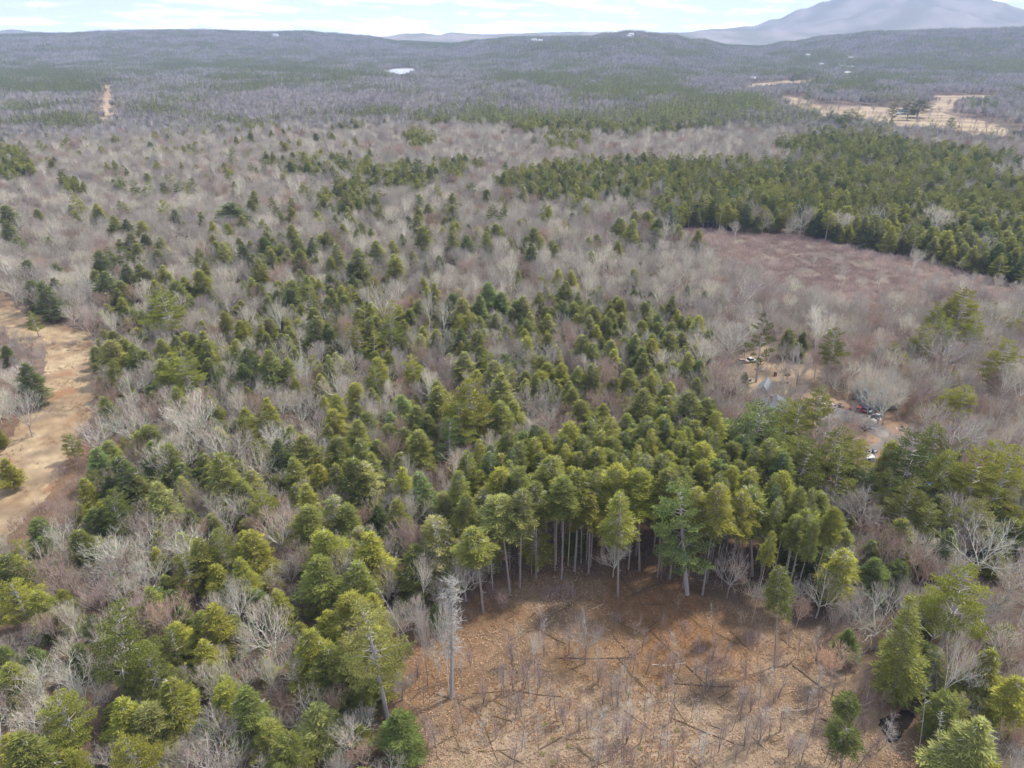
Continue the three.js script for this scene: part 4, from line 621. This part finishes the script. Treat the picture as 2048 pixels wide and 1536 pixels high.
// ------------------------------------------------------------------ the clearing: saplings, fallen logs, posts, bushes, ferns
const at = (X, Y) => { const p = hit(X, Y); return new THREE.Vector3(p.x, p.y, p.z); };
const tall = (X0, Y0, X1, Y1) => { const p = hit(X0, Y0), d = rayDir(X1, Y1), s = p.z / d[2]; return CAM_H + s * d[1] - p.y; };   // how high a thing is whose foot and top show at these pixels
const sapNames = ['thin leafless sapling', 'two stemmed leafless sapling', 'slim leafless sapling', 'many stemmed leafless sapling', 'pale leafless sapling'];
{
  const roots = {}, R = rng(606); let n = 0;
  const spots = [...'1320,1270;1330,1395;1334,1345;1270,1322;1425,1390;1380,1392;1113,1442;1125,1448;1126,1452;1158,1462;1195,1490;1246,1482;1246,1478;1280,1488;1322,1506;1062,1428;1060,1414;1092,1438;1100,1420;1205,1412;1221,1414;1236,1414;1252,1388;1487,1500;1491,1518;1464,1462;1530,1440;1049,1520;1028,1460;1395,1535;1480,1440;1500,1425'.matchAll(/(\d+),(\d+)/g)].map((m) => [+m[1], +m[2]]);
  for (let k = 0; k < 900 && spots.length < 262; k++) { const X = 830 + R() * 960, Y = 1215 + R() * 330, d = smooth(1240, 1400, Y) * (X > 1000 ? 1 : 0.4); if (R() < 0.15 + 0.85 * d) spots.push([X, Y]); }
  for (const [X, Y] of spots) {
    const p = at(X, Y); if (!inside(R_CLEAR, p.x, p.z) || inside(R_POOL, p.x, p.z)) continue;
    const v = (R() * 5) | 0, P = PROTO.sapling[v], tone = ['u', 'g', 'r', 'u', 'l'][v], o = roots[v] ? roots[v].clone() : new THREE.Group();
    if (!roots[v]) { roots[v] = o; pm('stem', P.gw, bark, o); pm('twig', P.gl, matFor(tone, v), o); }
    o.name = numbered('sapling'); o.position.copy(p); o.rotation.set((R() - 0.5) * 0.1, R() * 6.283, (R() - 0.5) * 0.12); const s = 0.7 + 0.75 * R(); o.scale.set(s * 0.9, s, s * 0.9); scene.add(o);
    o.userData = {}; tag(o, `${sapNames[v]} in the clearing, ${spot(X, Y - 25, sapNames[v])}`, 'sapling', 'saplings in the leafy clearing');
  }
}
{
  const R = rng(717), logMat = (r, g, b) => new THREE.MeshStandardMaterial({ color: C(r, g, b), roughness: 1, map: litterTex });
  const LOG = [[logMat(0.18, 0.125, 0.085), 'dark brown'], [logMat(0.23, 0.17, 0.075), 'mossy brown'], [logMat(0.50, 0.39, 0.29), 'weathered tan'], [logMat(0.85, 0.82, 0.76), 'bleached white']];
  const list = `1119,1316,1264,1316,0,30;1082,1262,1131,1288,1,40;1262,1193,1331,1163,0,46;1297,1211,1379,1211,1,26;1344,1367,1459,1373,0,34;1234,1314,1294,1384,0,24;1374,1332,1429,1384,0,30;1344,1437,1489,1493,0,28;1039,1434,1079,1492,2,20;1131,1479,1209,1474,1,22;1024,1381,1124,1394,0,22;1101,1212,1159,1194,2,22;1184,1219,1209,1206,2,22;1249,1421,1304,1462,0,18;1344,1404,1399,1479,1,20;1434,1529,1499,1493,2,24;1239,1152,1266,1182,0,26;1299,1260,1364,1320,0,26;1184,1534,1221,1520,0,22;1129,1324,1164,1352,1,20;1504,1474,1534,1502,0,22;1229,1240,1281,1267,1,24;1304,1329,1374,1325,3,14;1549,1336,1578,1328,0,26;1586,1332,1686,1404,0,30;1558,1420,1641,1410,3,14;1541,1512,1568,1534,2,24;867,1387,932,1402,0,24;944,1387,1022,1380,0,22;947,1412,974,1460,1,24;987,1432,1024,1443,1,24;904,1444,922,1504,1,20;907,1496,938,1508,1,20;879,1502,904,1512,2,20;957,1503,1024,1499,1,24;864,1350,882,1375,0,20;820,1402,846,1376,0,20;974,1462,998,1528,1,22;1412,1447,1452,1462,0,18;1433,1405,1465,1425,1,18;1460,1262,1500,1300,0,20;1320,1240,1290,1262,0,20;1010,1240,1040,1222,0,22;1380,1180,1420,1172,0,22`;
  const logs = [...list.matchAll(/(\d+),(\d+),(\d+),(\d+),(\d),(\d+)/g)].map((m) => m.slice(1).map(Number));
  for (let k = 0; k < 300 && logs.length < 84; k++) { const X = 840 + R() * 900, Y = 1195 + R() * 330, w = R() < 0.6 ? 0.75 : -0.6, l = 18 + 50 * R(), e = [X + l, Y + l * w * (0.5 + R())], p = at(X, Y), q = at(...e), v = R(); if (inside(R_CLEAR, p.x, p.z) && inside(R_CLEAR, q.x, q.z) && e[1] < 1535 && p.distanceTo(q) < 17) logs.push([X, Y, ...e, v < 0.5 ? 0 : v < 0.75 ? 1 : 2, 14 + 14 * R()]); }
  for (const [X0, Y0, X1, Y1, k, w] of logs) {
    const a = at(X0, Y0), b = at(X1, Y1), rad = w / 100 * 0.6, L = a.distanceTo(b), pts = [], mb = new MB();
    const side = new THREE.Vector3().subVectors(b, a).cross(new THREE.Vector3(0, 1, 0)).normalize(), c = a.clone().add(b).multiplyScalar(0.5);
    for (let i = 0; i <= 6; i++) { const t = i / 6, q = a.clone().lerp(b, t).addScaledVector(side, (R() - 0.5) * 0.05 * L * 0.3 + Math.sin(t * Math.PI) * L * 0.02 * (k === 3 ? 3 : 1)); pts.push([q.x - c.x, rad * 0.45 + H(q.x, q.z) - c.y, q.z - c.z]); }
    mb.tube(pts, pts.map((_, i) => rad * (1 - 0.55 * i / 6)), 8, [1, 1, 1]);
    const stubs = new MB(); for (let i = 0; i < 9; i++) { const q = pts[1 + (R() * 5 | 0)], l = 0.4 + R() * (k === 3 ? 2 : 1.1); stubs.tube([q, add(q, [(R() - 0.5) * 2 * l, R() * l, (R() - 0.5) * 2 * l])], [rad * 0.22, 0.015], 4, [1, 1, 1]); }
    const g = new THREE.Group(); g.name = numbered('fallen_log'); g.position.copy(c); scene.add(g);
    const uvd = (ge) => { const p = ge.attributes.position, u = new Float32Array(p.count * 2); for (let i = 0; i < p.count; i++) { u[i * 2] = p.getX(i) * 0.08 + p.getZ(i) * 0.1; u[i * 2 + 1] = p.getY(i) * 0.3 + p.getZ(i) * 0.05; } ge.setAttribute('uv', new THREE.BufferAttribute(u, 2)); ge.computeVertexNormals(); return ge; };
    pm('trunk', uvd(mb.geo()), LOG[k][0], g); pm('branch_stub', uvd(stubs.geo()), LOG[k][0], g);
    const pre = `${L > 14 ? 'long ' : L < 6 ? 'short ' : ''}${LOG[k][1]} fallen log`;
    tag(g, `${pre} in the clearing, ${spot((X0 + X1) / 2, (Y0 + Y1) / 2, pre)}`, 'log', 'logs fallen in the clearing');
  }
}
for (const m of '1411,1410,1405,1528;1704,1357,1700,1397;1734,1370,1730,1412;1773,1310,1768,1390;1297,1498,1297,1542;1041,1284,1040,1362'.matchAll(/(\d+),(\d+),(\d+),(\d+)/g)) {
  const [X1, Y1, X0, Y0] = m.slice(1).map(Number), v = Y0 % 2, P = PROTO.pole[v], g = new THREE.Group(), h = tall(X0, Y0, X1, Y1); g.name = numbered('broken_trunk'); g.position.copy(at(X0, Y0)); g.scale.set(1.5, h / P.h, 1.5); g.rotation.y = X0; scene.add(g);
  pm('trunk', P.gw, bark, g); const pre = h > 8 ? 'tall standing broken trunk without branches' : 'short standing broken trunk';
  tag(g, `${pre}, ${spot(X0, (Y0 + Y1) / 2, pre)}`, 'dead tree', 'broken trunks about the clearing');
}
{
  const bush = [brush(401, 2.6, 1.7, 120, [0.20, 0.13, 0.13], [0.30, 0.20, 0.19], 0.022).geo(), brush(402, 2.4, 1.7, 100, [0.34, 0.25, 0.24], [0.44, 0.34, 0.32], 0.02).geo()];
  for (const m of '1243,1522,0,150;1140,1320,0,80;1370,1262,1,110;1322,1298,1,90;1440,1330,1,160;1510,1290,1,150;1395,1300,1,90;1230,1240,1,100;300,745,1,90;145,690,1,110;80,678,1,100;108,688,1,80;180,985,1,150;150,975,1,150;90,1020,1,150;120,950,1,140;40,1050,1,150;852,1505,0,70;1130,1190,1,150;1100,1195,1,120;980,1190,1,120;1520,1195,1,130'.matchAll(/(\d+),(\d+),(\d),(\d+)/g)) {
    const [X, Y, k, s] = m.slice(1).map(Number), o = new THREE.Mesh(bush[k], twigMat(1, 1, 1)); o.name = numbered('bush'); o.position.copy(at(X, Y)); o.rotation.y = X; o.scale.setScalar(s / 100); o.castShadow = o.receiveShadow = true; scene.add(o);
    const pre = k ? 'reddish grey leafless bush' : 'dark leafless bush'; tag(o, `${pre}, ${spot(X, Y - 12, pre)}`, 'bush', 'leafless bushes');
  }
  const fern = (seed) => { const m = new MB(), r = rng(seed); for (let i = 0; i < 60; i++) { const a = r() * 6.283, l = 0.3 + 0.45 * r(), e = [Math.cos(a) * l, 0.18 + 0.35 * r(), Math.sin(a) * l], q = [-Math.sin(a) * 0.09, 0, Math.cos(a) * 0.09], k = shade([0.20, 0.17, 0.055], 0.6 + 0.8 * r()); m.quad([0, 0.05, 0], add(shade(e, 0.55), q), [e[0], e[1] * 0.7, e[2]], add(shade(e, 0.55), q, -1), k); } return m.geo(); };
  const fg = [fern(1), fern(2), fern(3)], fm = new THREE.MeshStandardMaterial({ vertexColors: true, roughness: 1, side: THREE.DoubleSide }); let i = 0;
  for (const m of '1257,1387;1383,1406;1091,1450;1107,1480;1140,1493;1085,1508;1107,1525;1355,1462;1281,1497;1620,1377;1644,1395'.matchAll(/(\d+),(\d+)/g)) {
    const X = +m[1], Y = +m[2], o = new THREE.Mesh(fg[i++ % 3], fm); o.name = numbered('fern'); o.position.copy(at(X, Y)); o.scale.set(0.85, 0.5, 0.85); o.rotation.y = Y; o.castShadow = o.receiveShadow = true; scene.add(o);
    tag(o, `olive fern tuft among leaves, ${spot(X, Y, 'fern')}`, 'fern', 'fern tufts in the clearing');
  }
}

// ------------------------------------------------------------------ the house, its outbuildings and what lies about the yard
const box = (w, h, d, x = 0, y = 0, z = 0) => new THREE.BoxGeometry(w, h, d).translate(x, y + h / 2, z);
const flat = (r, g, b, rough = 0.8, metal = 0) => new THREE.MeshStandardMaterial({ color: C(r, g, b), roughness: rough, metalness: metal });
const gableRoof = (w, d, rise, over, y, thick = 0.18) => {                // two slabs and the ridge along z
  const s = new THREE.Shape(), hw = w / 2 + over, drop = over * rise / (w / 2); s.moveTo(-hw, -drop); s.lineTo(0, rise); s.lineTo(hw, -drop); s.lineTo(hw, -drop + thick); s.lineTo(0, rise + thick * 1.3); s.lineTo(-hw, -drop + thick);
  return new THREE.ExtrudeGeometry(s, { depth: d + over * 2, bevelEnabled: false }).translate(0, y, -d / 2 - over);
};
const gableWall = (w, h, d, rise) => { const s = new THREE.Shape(); s.moveTo(-w / 2, -0.4); s.lineTo(w / 2, -0.4); s.lineTo(w / 2, h); s.lineTo(0, h + rise); s.lineTo(-w / 2, h); return new THREE.ExtrudeGeometry(s, { depth: d, bevelEnabled: false }).translate(0, 0, -d / 2); };
const WHITE = flat(0.78, 0.78, 0.76), GLASS = flat(0.03, 0.035, 0.045, 0.12);
function building(name, label, cat, group, pos, turn, w, h, d, rise, wall, roof, wins = [], doors = [], extras) {
  const g = new THREE.Group(); g.name = numbered(name); g.position.copy(pos); g.rotation.y = turn; scene.add(g);
  pm('wall', gableWall(w, h, d, rise), wall, g); pm('roof', gableRoof(w, d, rise, 0.4, h + 0.02), roof, g);
  for (const [f, u, y, ww, hh] of wins) {                                // face: 0 front (+z), 1 right (+x), 2 left (-x)
    const fr = pm('window', box(ww + 0.3, hh + 0.3, 0.12), WHITE, g); pm('pane', box(ww, hh, 0.05, 0, 0.15, 0.06), GLASS, fr);
    if (f === 0) fr.position.set(u, y, d / 2 + 0.03); else { fr.rotation.y = f === 1 ? Math.PI / 2 : -Math.PI / 2; fr.position.set((f === 1 ? 1 : -1) * (w / 2 + 0.03), y, u); }
  }
  for (const [f, u, ww, hh, m] of doors) { const dr = pm('door', box(ww, hh, 0.12), m, g); if (f === 0) dr.position.set(u, 0, d / 2 + 0.03); else { dr.rotation.y = f === 1 ? Math.PI / 2 : -Math.PI / 2; dr.position.set((f === 1 ? 1 : -1) * (w / 2 + 0.03), 0, u); } }
  if (extras) extras(g);
  tag(g, label, cat, group); return g;
}
building('house', 'grey house with white framed windows behind tall pines', 'house', null, at(1548, 846), -0.25, 9, 4.6, 11, 2.6, flat(0.30, 0.31, 0.33), flat(0.20, 0.21, 0.23), [[0, 1.0, 2.4, 0.8, 1.3], [0, 3.1, 2.4, 0.8, 1.3], [0, -1.6, 2.4, 0.8, 1.3], [1, 2.5, 2.2, 0.9, 1.3], [1, -2.5, 2.2, 0.9, 1.3]], [[0, -3.3, 1.0, 2.1, flat(0.16, 0.12, 0.10)]], (g) => pm('chimney', box(0.8, 2.6, 0.8, -1.8, 6, -2), flat(0.30, 0.22, 0.19), g));
building('shed', 'small shed with pale blue grey metal roof at the yard', 'shed', null, at(1527, 792), -0.5, 4.2, 2.6, 7, 2.6, flat(0.35, 0.36, 0.38), flat(0.24, 0.27, 0.29, 0.8), [[0, 0.9, 1.2, 0.6, 0.7]], [[0, -0.8, 0.9, 1.9, flat(0.22, 0.22, 0.23)]]);
building('barn', 'blue grey metal barn half hidden behind pale leafless trees', 'barn', null, at(1752, 806), 0.12, 11, 5.4, 9, 2.0, flat(0.30, 0.36, 0.42, 0.5, 0.2), flat(0.15, 0.18, 0.20, 0.8, 0.0), [[0, 3.8, 1.4, 0.8, 1.0]], [[0, 0.2, 3.2, 3.6, flat(0.42, 0.48, 0.54, 0.5, 0.2)]], (g) => { for (let i = 0; i < 12; i++) pm('wall_rib', box(0.09, 5.2, 0.07, -5.2 + i * 0.95, 0, 4.55), flat(0.34, 0.40, 0.46, 0.5, 0.2), g); });
function car(name, label, cat, pos, turn, paint, o = {}) {
  const g = new THREE.Group(); g.name = numbered(name); g.position.copy(pos); g.rotation.y = turn; scene.add(g);
  const L = o.l ?? 4.5, W = 1.8, s = new THREE.Shape(); s.moveTo(-L / 2, 0.35); s.lineTo(L / 2, 0.35); s.lineTo(L / 2, 0.78); s.quadraticCurveTo(L / 2 - 0.1, 0.9, L / 2 - 1.15, 0.96); s.lineTo(-L / 2 + 0.6, 0.98); s.quadraticCurveTo(-L / 2, 0.95, -L / 2, 0.7);
  pm('body', new THREE.ExtrudeGeometry(s, { depth: W - 0.16, bevelEnabled: true, bevelSize: 0.08, bevelThickness: 0.08, bevelSegments: 2 }).translate(0, 0, -W / 2 + 0.08), paint, g);
  const c = new THREE.Shape(), h = o.h ?? 1.5; c.moveTo(-L / 2 + 0.5, 0.96); c.lineTo(L / 2 - 1.2, 0.96); c.lineTo(L / 2 - 1.95, h); c.lineTo(-L / 2 + 1.0, h);
  pm('window', new THREE.ExtrudeGeometry(c, { depth: W - 0.3, bevelEnabled: true, bevelSize: 0.05, bevelThickness: 0.06, bevelSegments: 2 }).translate(0, 0, -W / 2 + 0.15), GLASS, g);
  pm('roof', box(L - 2.9, 0.07, W - 0.25, -0.45, h + 0.03), paint, g);
  for (const [x, z] of [[-1, -1], [-1, 1], [1, -1], [1, 1]]) { const w = pm('wheel', new THREE.CylinderGeometry(0.33, 0.33, 0.22, 14).rotateX(Math.PI / 2), flat(0.03, 0.03, 0.03), g); w.position.set(x * L * 0.31, 0.33, z * (W / 2 - 0.04)); pm('rim', new THREE.CylinderGeometry(0.19, 0.19, 0.24, 10).rotateX(Math.PI / 2), flat(0.5, 0.5, 0.5, 0.4, 0.6), w); }
  for (const z of [-0.6, 0.6]) pm('headlight', box(0.06, 0.14, 0.34, L / 2 + 0.07, 0.62, z), flat(0.8, 0.8, 0.78, 0.2), g);
  tag(g, label, cat); return g;
}
car('car', 'dark red car parked beside the curved driveway', 'car', at(1714, 822), 2.6, flat(0.30, 0.045, 0.05, 0.35));
car('car', 'grey blue car standing just beyond the red car', 'car', at(1729, 823), 2.3, flat(0.25, 0.29, 0.34, 0.4), { l: 4.2 });
car('car', 'white car at the back of the tan yard', 'car', at(1502, 724), 0.3, flat(0.56, 0.56, 0.55, 0.5), { l: 4.2, h: 1.7 });
car('car', 'rusty grey car under bare branches at the yard edge', 'car', at(1484, 726), 0.2, flat(0.30, 0.20, 0.17, 0.6));
car('car', 'pale grey car glimpsed through the pines by the drive', 'car', at(1722, 951), 1.3, flat(0.62, 0.64, 0.66, 0.4));
function trailer(label, pos, turn, w, h, l, paint) {
  const g = new THREE.Group(); g.name = numbered('trailer'); g.position.copy(pos); g.rotation.y = turn; scene.add(g);
  pm('body', box(l, h, w, 0, 0.55), paint, g); pm('roof', box(l + 0.1, 0.08, w + 0.1, 0, 0.55 + h), flat(0.6, 0.6, 0.59, 0.7), g); pm('door', box(0.7, h * 0.8, 0.06, l * 0.2, 0.6, w / 2 + 0.03), flat(0.55, 0.56, 0.58), g); pm('window', box(0.8, 0.5, 0.06, -l * 0.2, 0.6 + h * 0.5, w / 2 + 0.03), GLASS, g);
  for (const z of [-1, 1]) pm('wheel', new THREE.CylinderGeometry(0.32, 0.32, 0.2, 14).rotateX(Math.PI / 2).translate(0, 0.32, z * (w / 2 - 0.05)), flat(0.03, 0.03, 0.03), g);
  pm('tow_bar', box(1.1, 0.08, 0.1, l / 2 + 0.55, 0.5), flat(0.1, 0.1, 0.1), g); tag(g, label, 'trailer'); return g;
}
trailer('white box trailer beside the drive below the scrub', at(1736, 925), 0.1, 1.9, 1.5, 2.6, flat(0.66, 0.66, 0.65, 0.6));
trailer('white trailer showing under the pines nearer the clearing', at(1664, 1006), -0.5, 2, 1.9, 4.2, flat(0.72, 0.74, 0.76, 0.5));
trailer('small white trailer tucked among pines behind the stand', at(1620, 938), 0.6, 1.8, 1.8, 3, flat(0.74, 0.78, 0.78, 0.5));
building('shed', 'pale grey roofed shed hidden among the pines right of the drive', 'shed', null, at(1872, 952), 0.3, 5, 2.4, 6, 1.5, flat(0.42, 0.30, 0.22), flat(0.60, 0.62, 0.64, 0.4, 0.2), [[0, 1.2, 1, 0.6, 0.7]], [[0, -1, 1, 1.9, flat(0.25, 0.2, 0.17)]]);
function pile(label, pos, n, spread, seed, tones) {                        // a heap of odds and ends, each piece a part
  const g = new THREE.Group(), R = rng(seed); g.name = numbered('junk_pile'); g.position.copy(pos); scene.add(g);
  const kinds = ['board', 'crate', 'sheet_metal', 'barrel', 'tyre'], mats = tones.map((t) => flat(...t));
  for (let i = 0; i < n; i++) {
    const k = kinds[(R() * 5) | 0], a = R() * 6.283, d = Math.sqrt(R()) * spread, ge = k === 'board' ? box(1.6 + R(), 0.08, 0.22) : k === 'crate' ? box(0.6 + 0.5 * R(), 0.4 + 0.5 * R(), 0.5 + 0.4 * R()) : k === 'sheet_metal' ? box(1.1 + R(), 0.03, 0.7 + 0.6 * R()) : k === 'barrel' ? new THREE.CylinderGeometry(0.29, 0.29, 0.88, 12).translate(0, 0.44, 0) : new THREE.TorusGeometry(0.26, 0.1, 6, 12).rotateX(Math.PI / 2).translate(0, 0.1, 0);
    const m = pm(k, ge, k === 'tyre' ? flat(0.03, 0.03, 0.03) : mats[(R() * mats.length) | 0], g); m.position.set(Math.cos(a) * d * 1.4, R() * 0.35 * (1 - d / spread), Math.sin(a) * d); m.rotation.set((R() - 0.5) * 0.5, R() * 6, (R() - 0.5) * 0.5);
  }
  tag(g, label, 'junk pile', 'junk heaps about the yard');
}
const RUSTY = [[0.16, 0.09, 0.07], [0.30, 0.22, 0.18], [0.10, 0.09, 0.09], [0.5, 0.46, 0.42]], PALES = [[0.7, 0.7, 0.7], [0.10, 0.11, 0.14], [0.45, 0.47, 0.5], [0.6, 0.58, 0.54]], MIXED = [[0.42, 0.30, 0.24], [0.30, 0.28, 0.27], [0.6, 0.55, 0.5], [0.16, 0.12, 0.10]];
pile('dark rusty junk heap at the near end of the row by the drive', at(1640, 808), 16, 1.7, 81, RUSTY);
pile('grey and red junk heap in the row beside the drive', at(1660, 810), 14, 1.8, 82, MIXED);
pile('brown junk heap between bare trees beside the drive', at(1676, 812), 8, 1.4, 83, RUSTY);
pile('white and dark heap of sheets by a trunk below the barn', at(1752, 836), 20, 1.9, 84, PALES);
pile('tan rubble heap inside the bend of the drive', at(1728, 858), 18, 1.8, 85, MIXED);
pile('long grey heap of scrap at the wood edge past the drive', at(1812, 860), 20, 2.4, 86, MIXED);
pile('white scraps lying in the scrub by the house', at(1645, 866), 8, 1.5, 87, PALES);
pile('pale scraps scattered on the drive between pines', at(1742, 902), 8, 1.6, 88, PALES);
pile('white litter on the open tan yard', at(1517, 740), 10, 1.5, 89, PALES);
pile('dark heap in the middle of the tan yard', at(1574, 750), 9, 1.0, 90, RUSTY);
pile('brown wooden heap near the far trunk in the yard', at(1567, 766), 9, 1.1, 91, RUSTY);
pile('dark pile under the trees at the yard corner', at(1491, 761), 8, 1.2, 92, RUSTY);
pile('white and red scraps between pines and bare trees', at(1688, 1000), 9, 1.3, 93, [[0.7, 0.7, 0.7], [0.5, 0.2, 0.15], [0.2, 0.2, 0.2]]);
{
  const b = new THREE.Group(); b.name = 'burn_barrel'; b.position.copy(at(1550, 752)); scene.add(b); pm('drum', new THREE.CylinderGeometry(0.55, 0.55, 1.3, 16, 1, true).translate(0, 0.65, 0), new THREE.MeshStandardMaterial({ color: C(0.13, 0.06, 0.05), roughness: 0.9, side: THREE.DoubleSide }), b); for (const y of [0.35, 0.95]) pm('hoop', new THREE.TorusGeometry(0.56, 0.03, 6, 18).rotateX(Math.PI / 2).translate(0, y, 0), flat(0.10, 0.05, 0.04), b); tag(b, 'dark rusty barrel standing alone in the tan yard', 'barrel');
  const t = new THREE.Group(); t.name = 'tarp_stack'; t.position.copy(at(1859, 975)); scene.add(t); const tg = new THREE.PlaneGeometry(3.4, 2.6, 14, 10).rotateX(-Math.PI / 2), tp = tg.attributes.position; for (let i = 0; i < tp.count; i++) { const e = Math.max(Math.abs(tp.getX(i)) / 1.7, Math.abs(tp.getZ(i)) / 1.3); tp.setY(i, 1.2 * (1 - smooth(0.6, 1, e)) + 0.12 * noise(tp.getX(i) * 2, tp.getZ(i) * 2) + 0.08); } tg.computeVertexNormals();
  pm('tarp', tg, new THREE.MeshStandardMaterial({ color: C(0.06, 0.20, 0.52), roughness: 0.5, side: THREE.DoubleSide }), t); for (const x of [-0.8, 0, 0.8]) pm('crate', box(0.7, 0.85, 1.3, x, 0.05), flat(0.3, 0.22, 0.15), t); tag(t, 'bright blue tarp over stacked crates under the pines', 'tarp');
}

// ------------------------------------------------------------------ buildings far across the valley
building('barn', 'long white barn with dark roof in the valley field', 'barn', null, at(1812, 230), 1.45, 10, 5, 26, 3.2, flat(0.75, 0.75, 0.70), flat(0.10, 0.12, 0.17), [[1, -8, 1.6, 1.2, 1.4], [1, -3, 1.6, 1.2, 1.4], [1, 3, 1.6, 1.2, 1.4], [2, -8, 1.6, 1.2, 1.4], [2, 3, 1.6, 1.2, 1.4]], [[1, 8.5, 3, 3.4, flat(0.4, 0.4, 0.4)], [2, 8.5, 3, 3.4, flat(0.4, 0.4, 0.4)]]);
for (const [X, Y, s, k, label] of [
  [1068, 88, 2.2, 0, 'white far house on the wooded ridge, first of a pair'], [1080, 89, 2.0, 0, 'white far house on the wooded ridge, second of a pair'], [1262, 77, 2.0, 0, 'white far house on top of the central hill'], [1258, 80, 1.6, 1, 'tan far house just below the hilltop house'],
  [1614, 118, 1.8, 0, 'long white far building at the wood edge above the valley'], [1642, 136, 1.4, 0, 'white far house above the upper valley field'], [1651, 150, 1.2, 0, 'pale far house by the narrow field'], [1692, 155, 1.5, 1, 'pinkish far house beside the small pale field'],
  [1680, 139, 1.0, 0, 'leftmost small white house of the valley row'], [1688, 139, 1.0, 0, 'second small white house of the valley row'], [1697, 140, 1.0, 0, 'third small white house of the valley row'], [1706, 140, 1.0, 0, 'rightmost small white house of the valley row'], [1506, 165, 1.1, 0, 'small white house at the end of the upper valley field'], [1700, 123, 1.3, 1, 'tan far house above the small white row'], [552, 78, 2.6, 0, 'pale long building high on the far blue hillside']])
  building('house', label, 'house', 'far houses across the valley', at(X, Y).add(new THREE.Vector3(0, 5, 0)), 1.3, 7 * s, 4.5 * s, 10 * s, 2.4 * s, k ? flat(0.62, 0.48, 0.42) : flat(0.82, 0.82, 0.82), flat(0.55, 0.55, 0.57), [[1, -2.5 * s, 1.5 * s, s, 1.3 * s], [1, 2.5 * s, 1.5 * s, s, 1.3 * s], [2, -2.5 * s, 1.5 * s, s, 1.3 * s]], [[1, 0, 1.1 * s, 2.2 * s, flat(0.3, 0.3, 0.3)]]);

renderer.render(scene, camera);
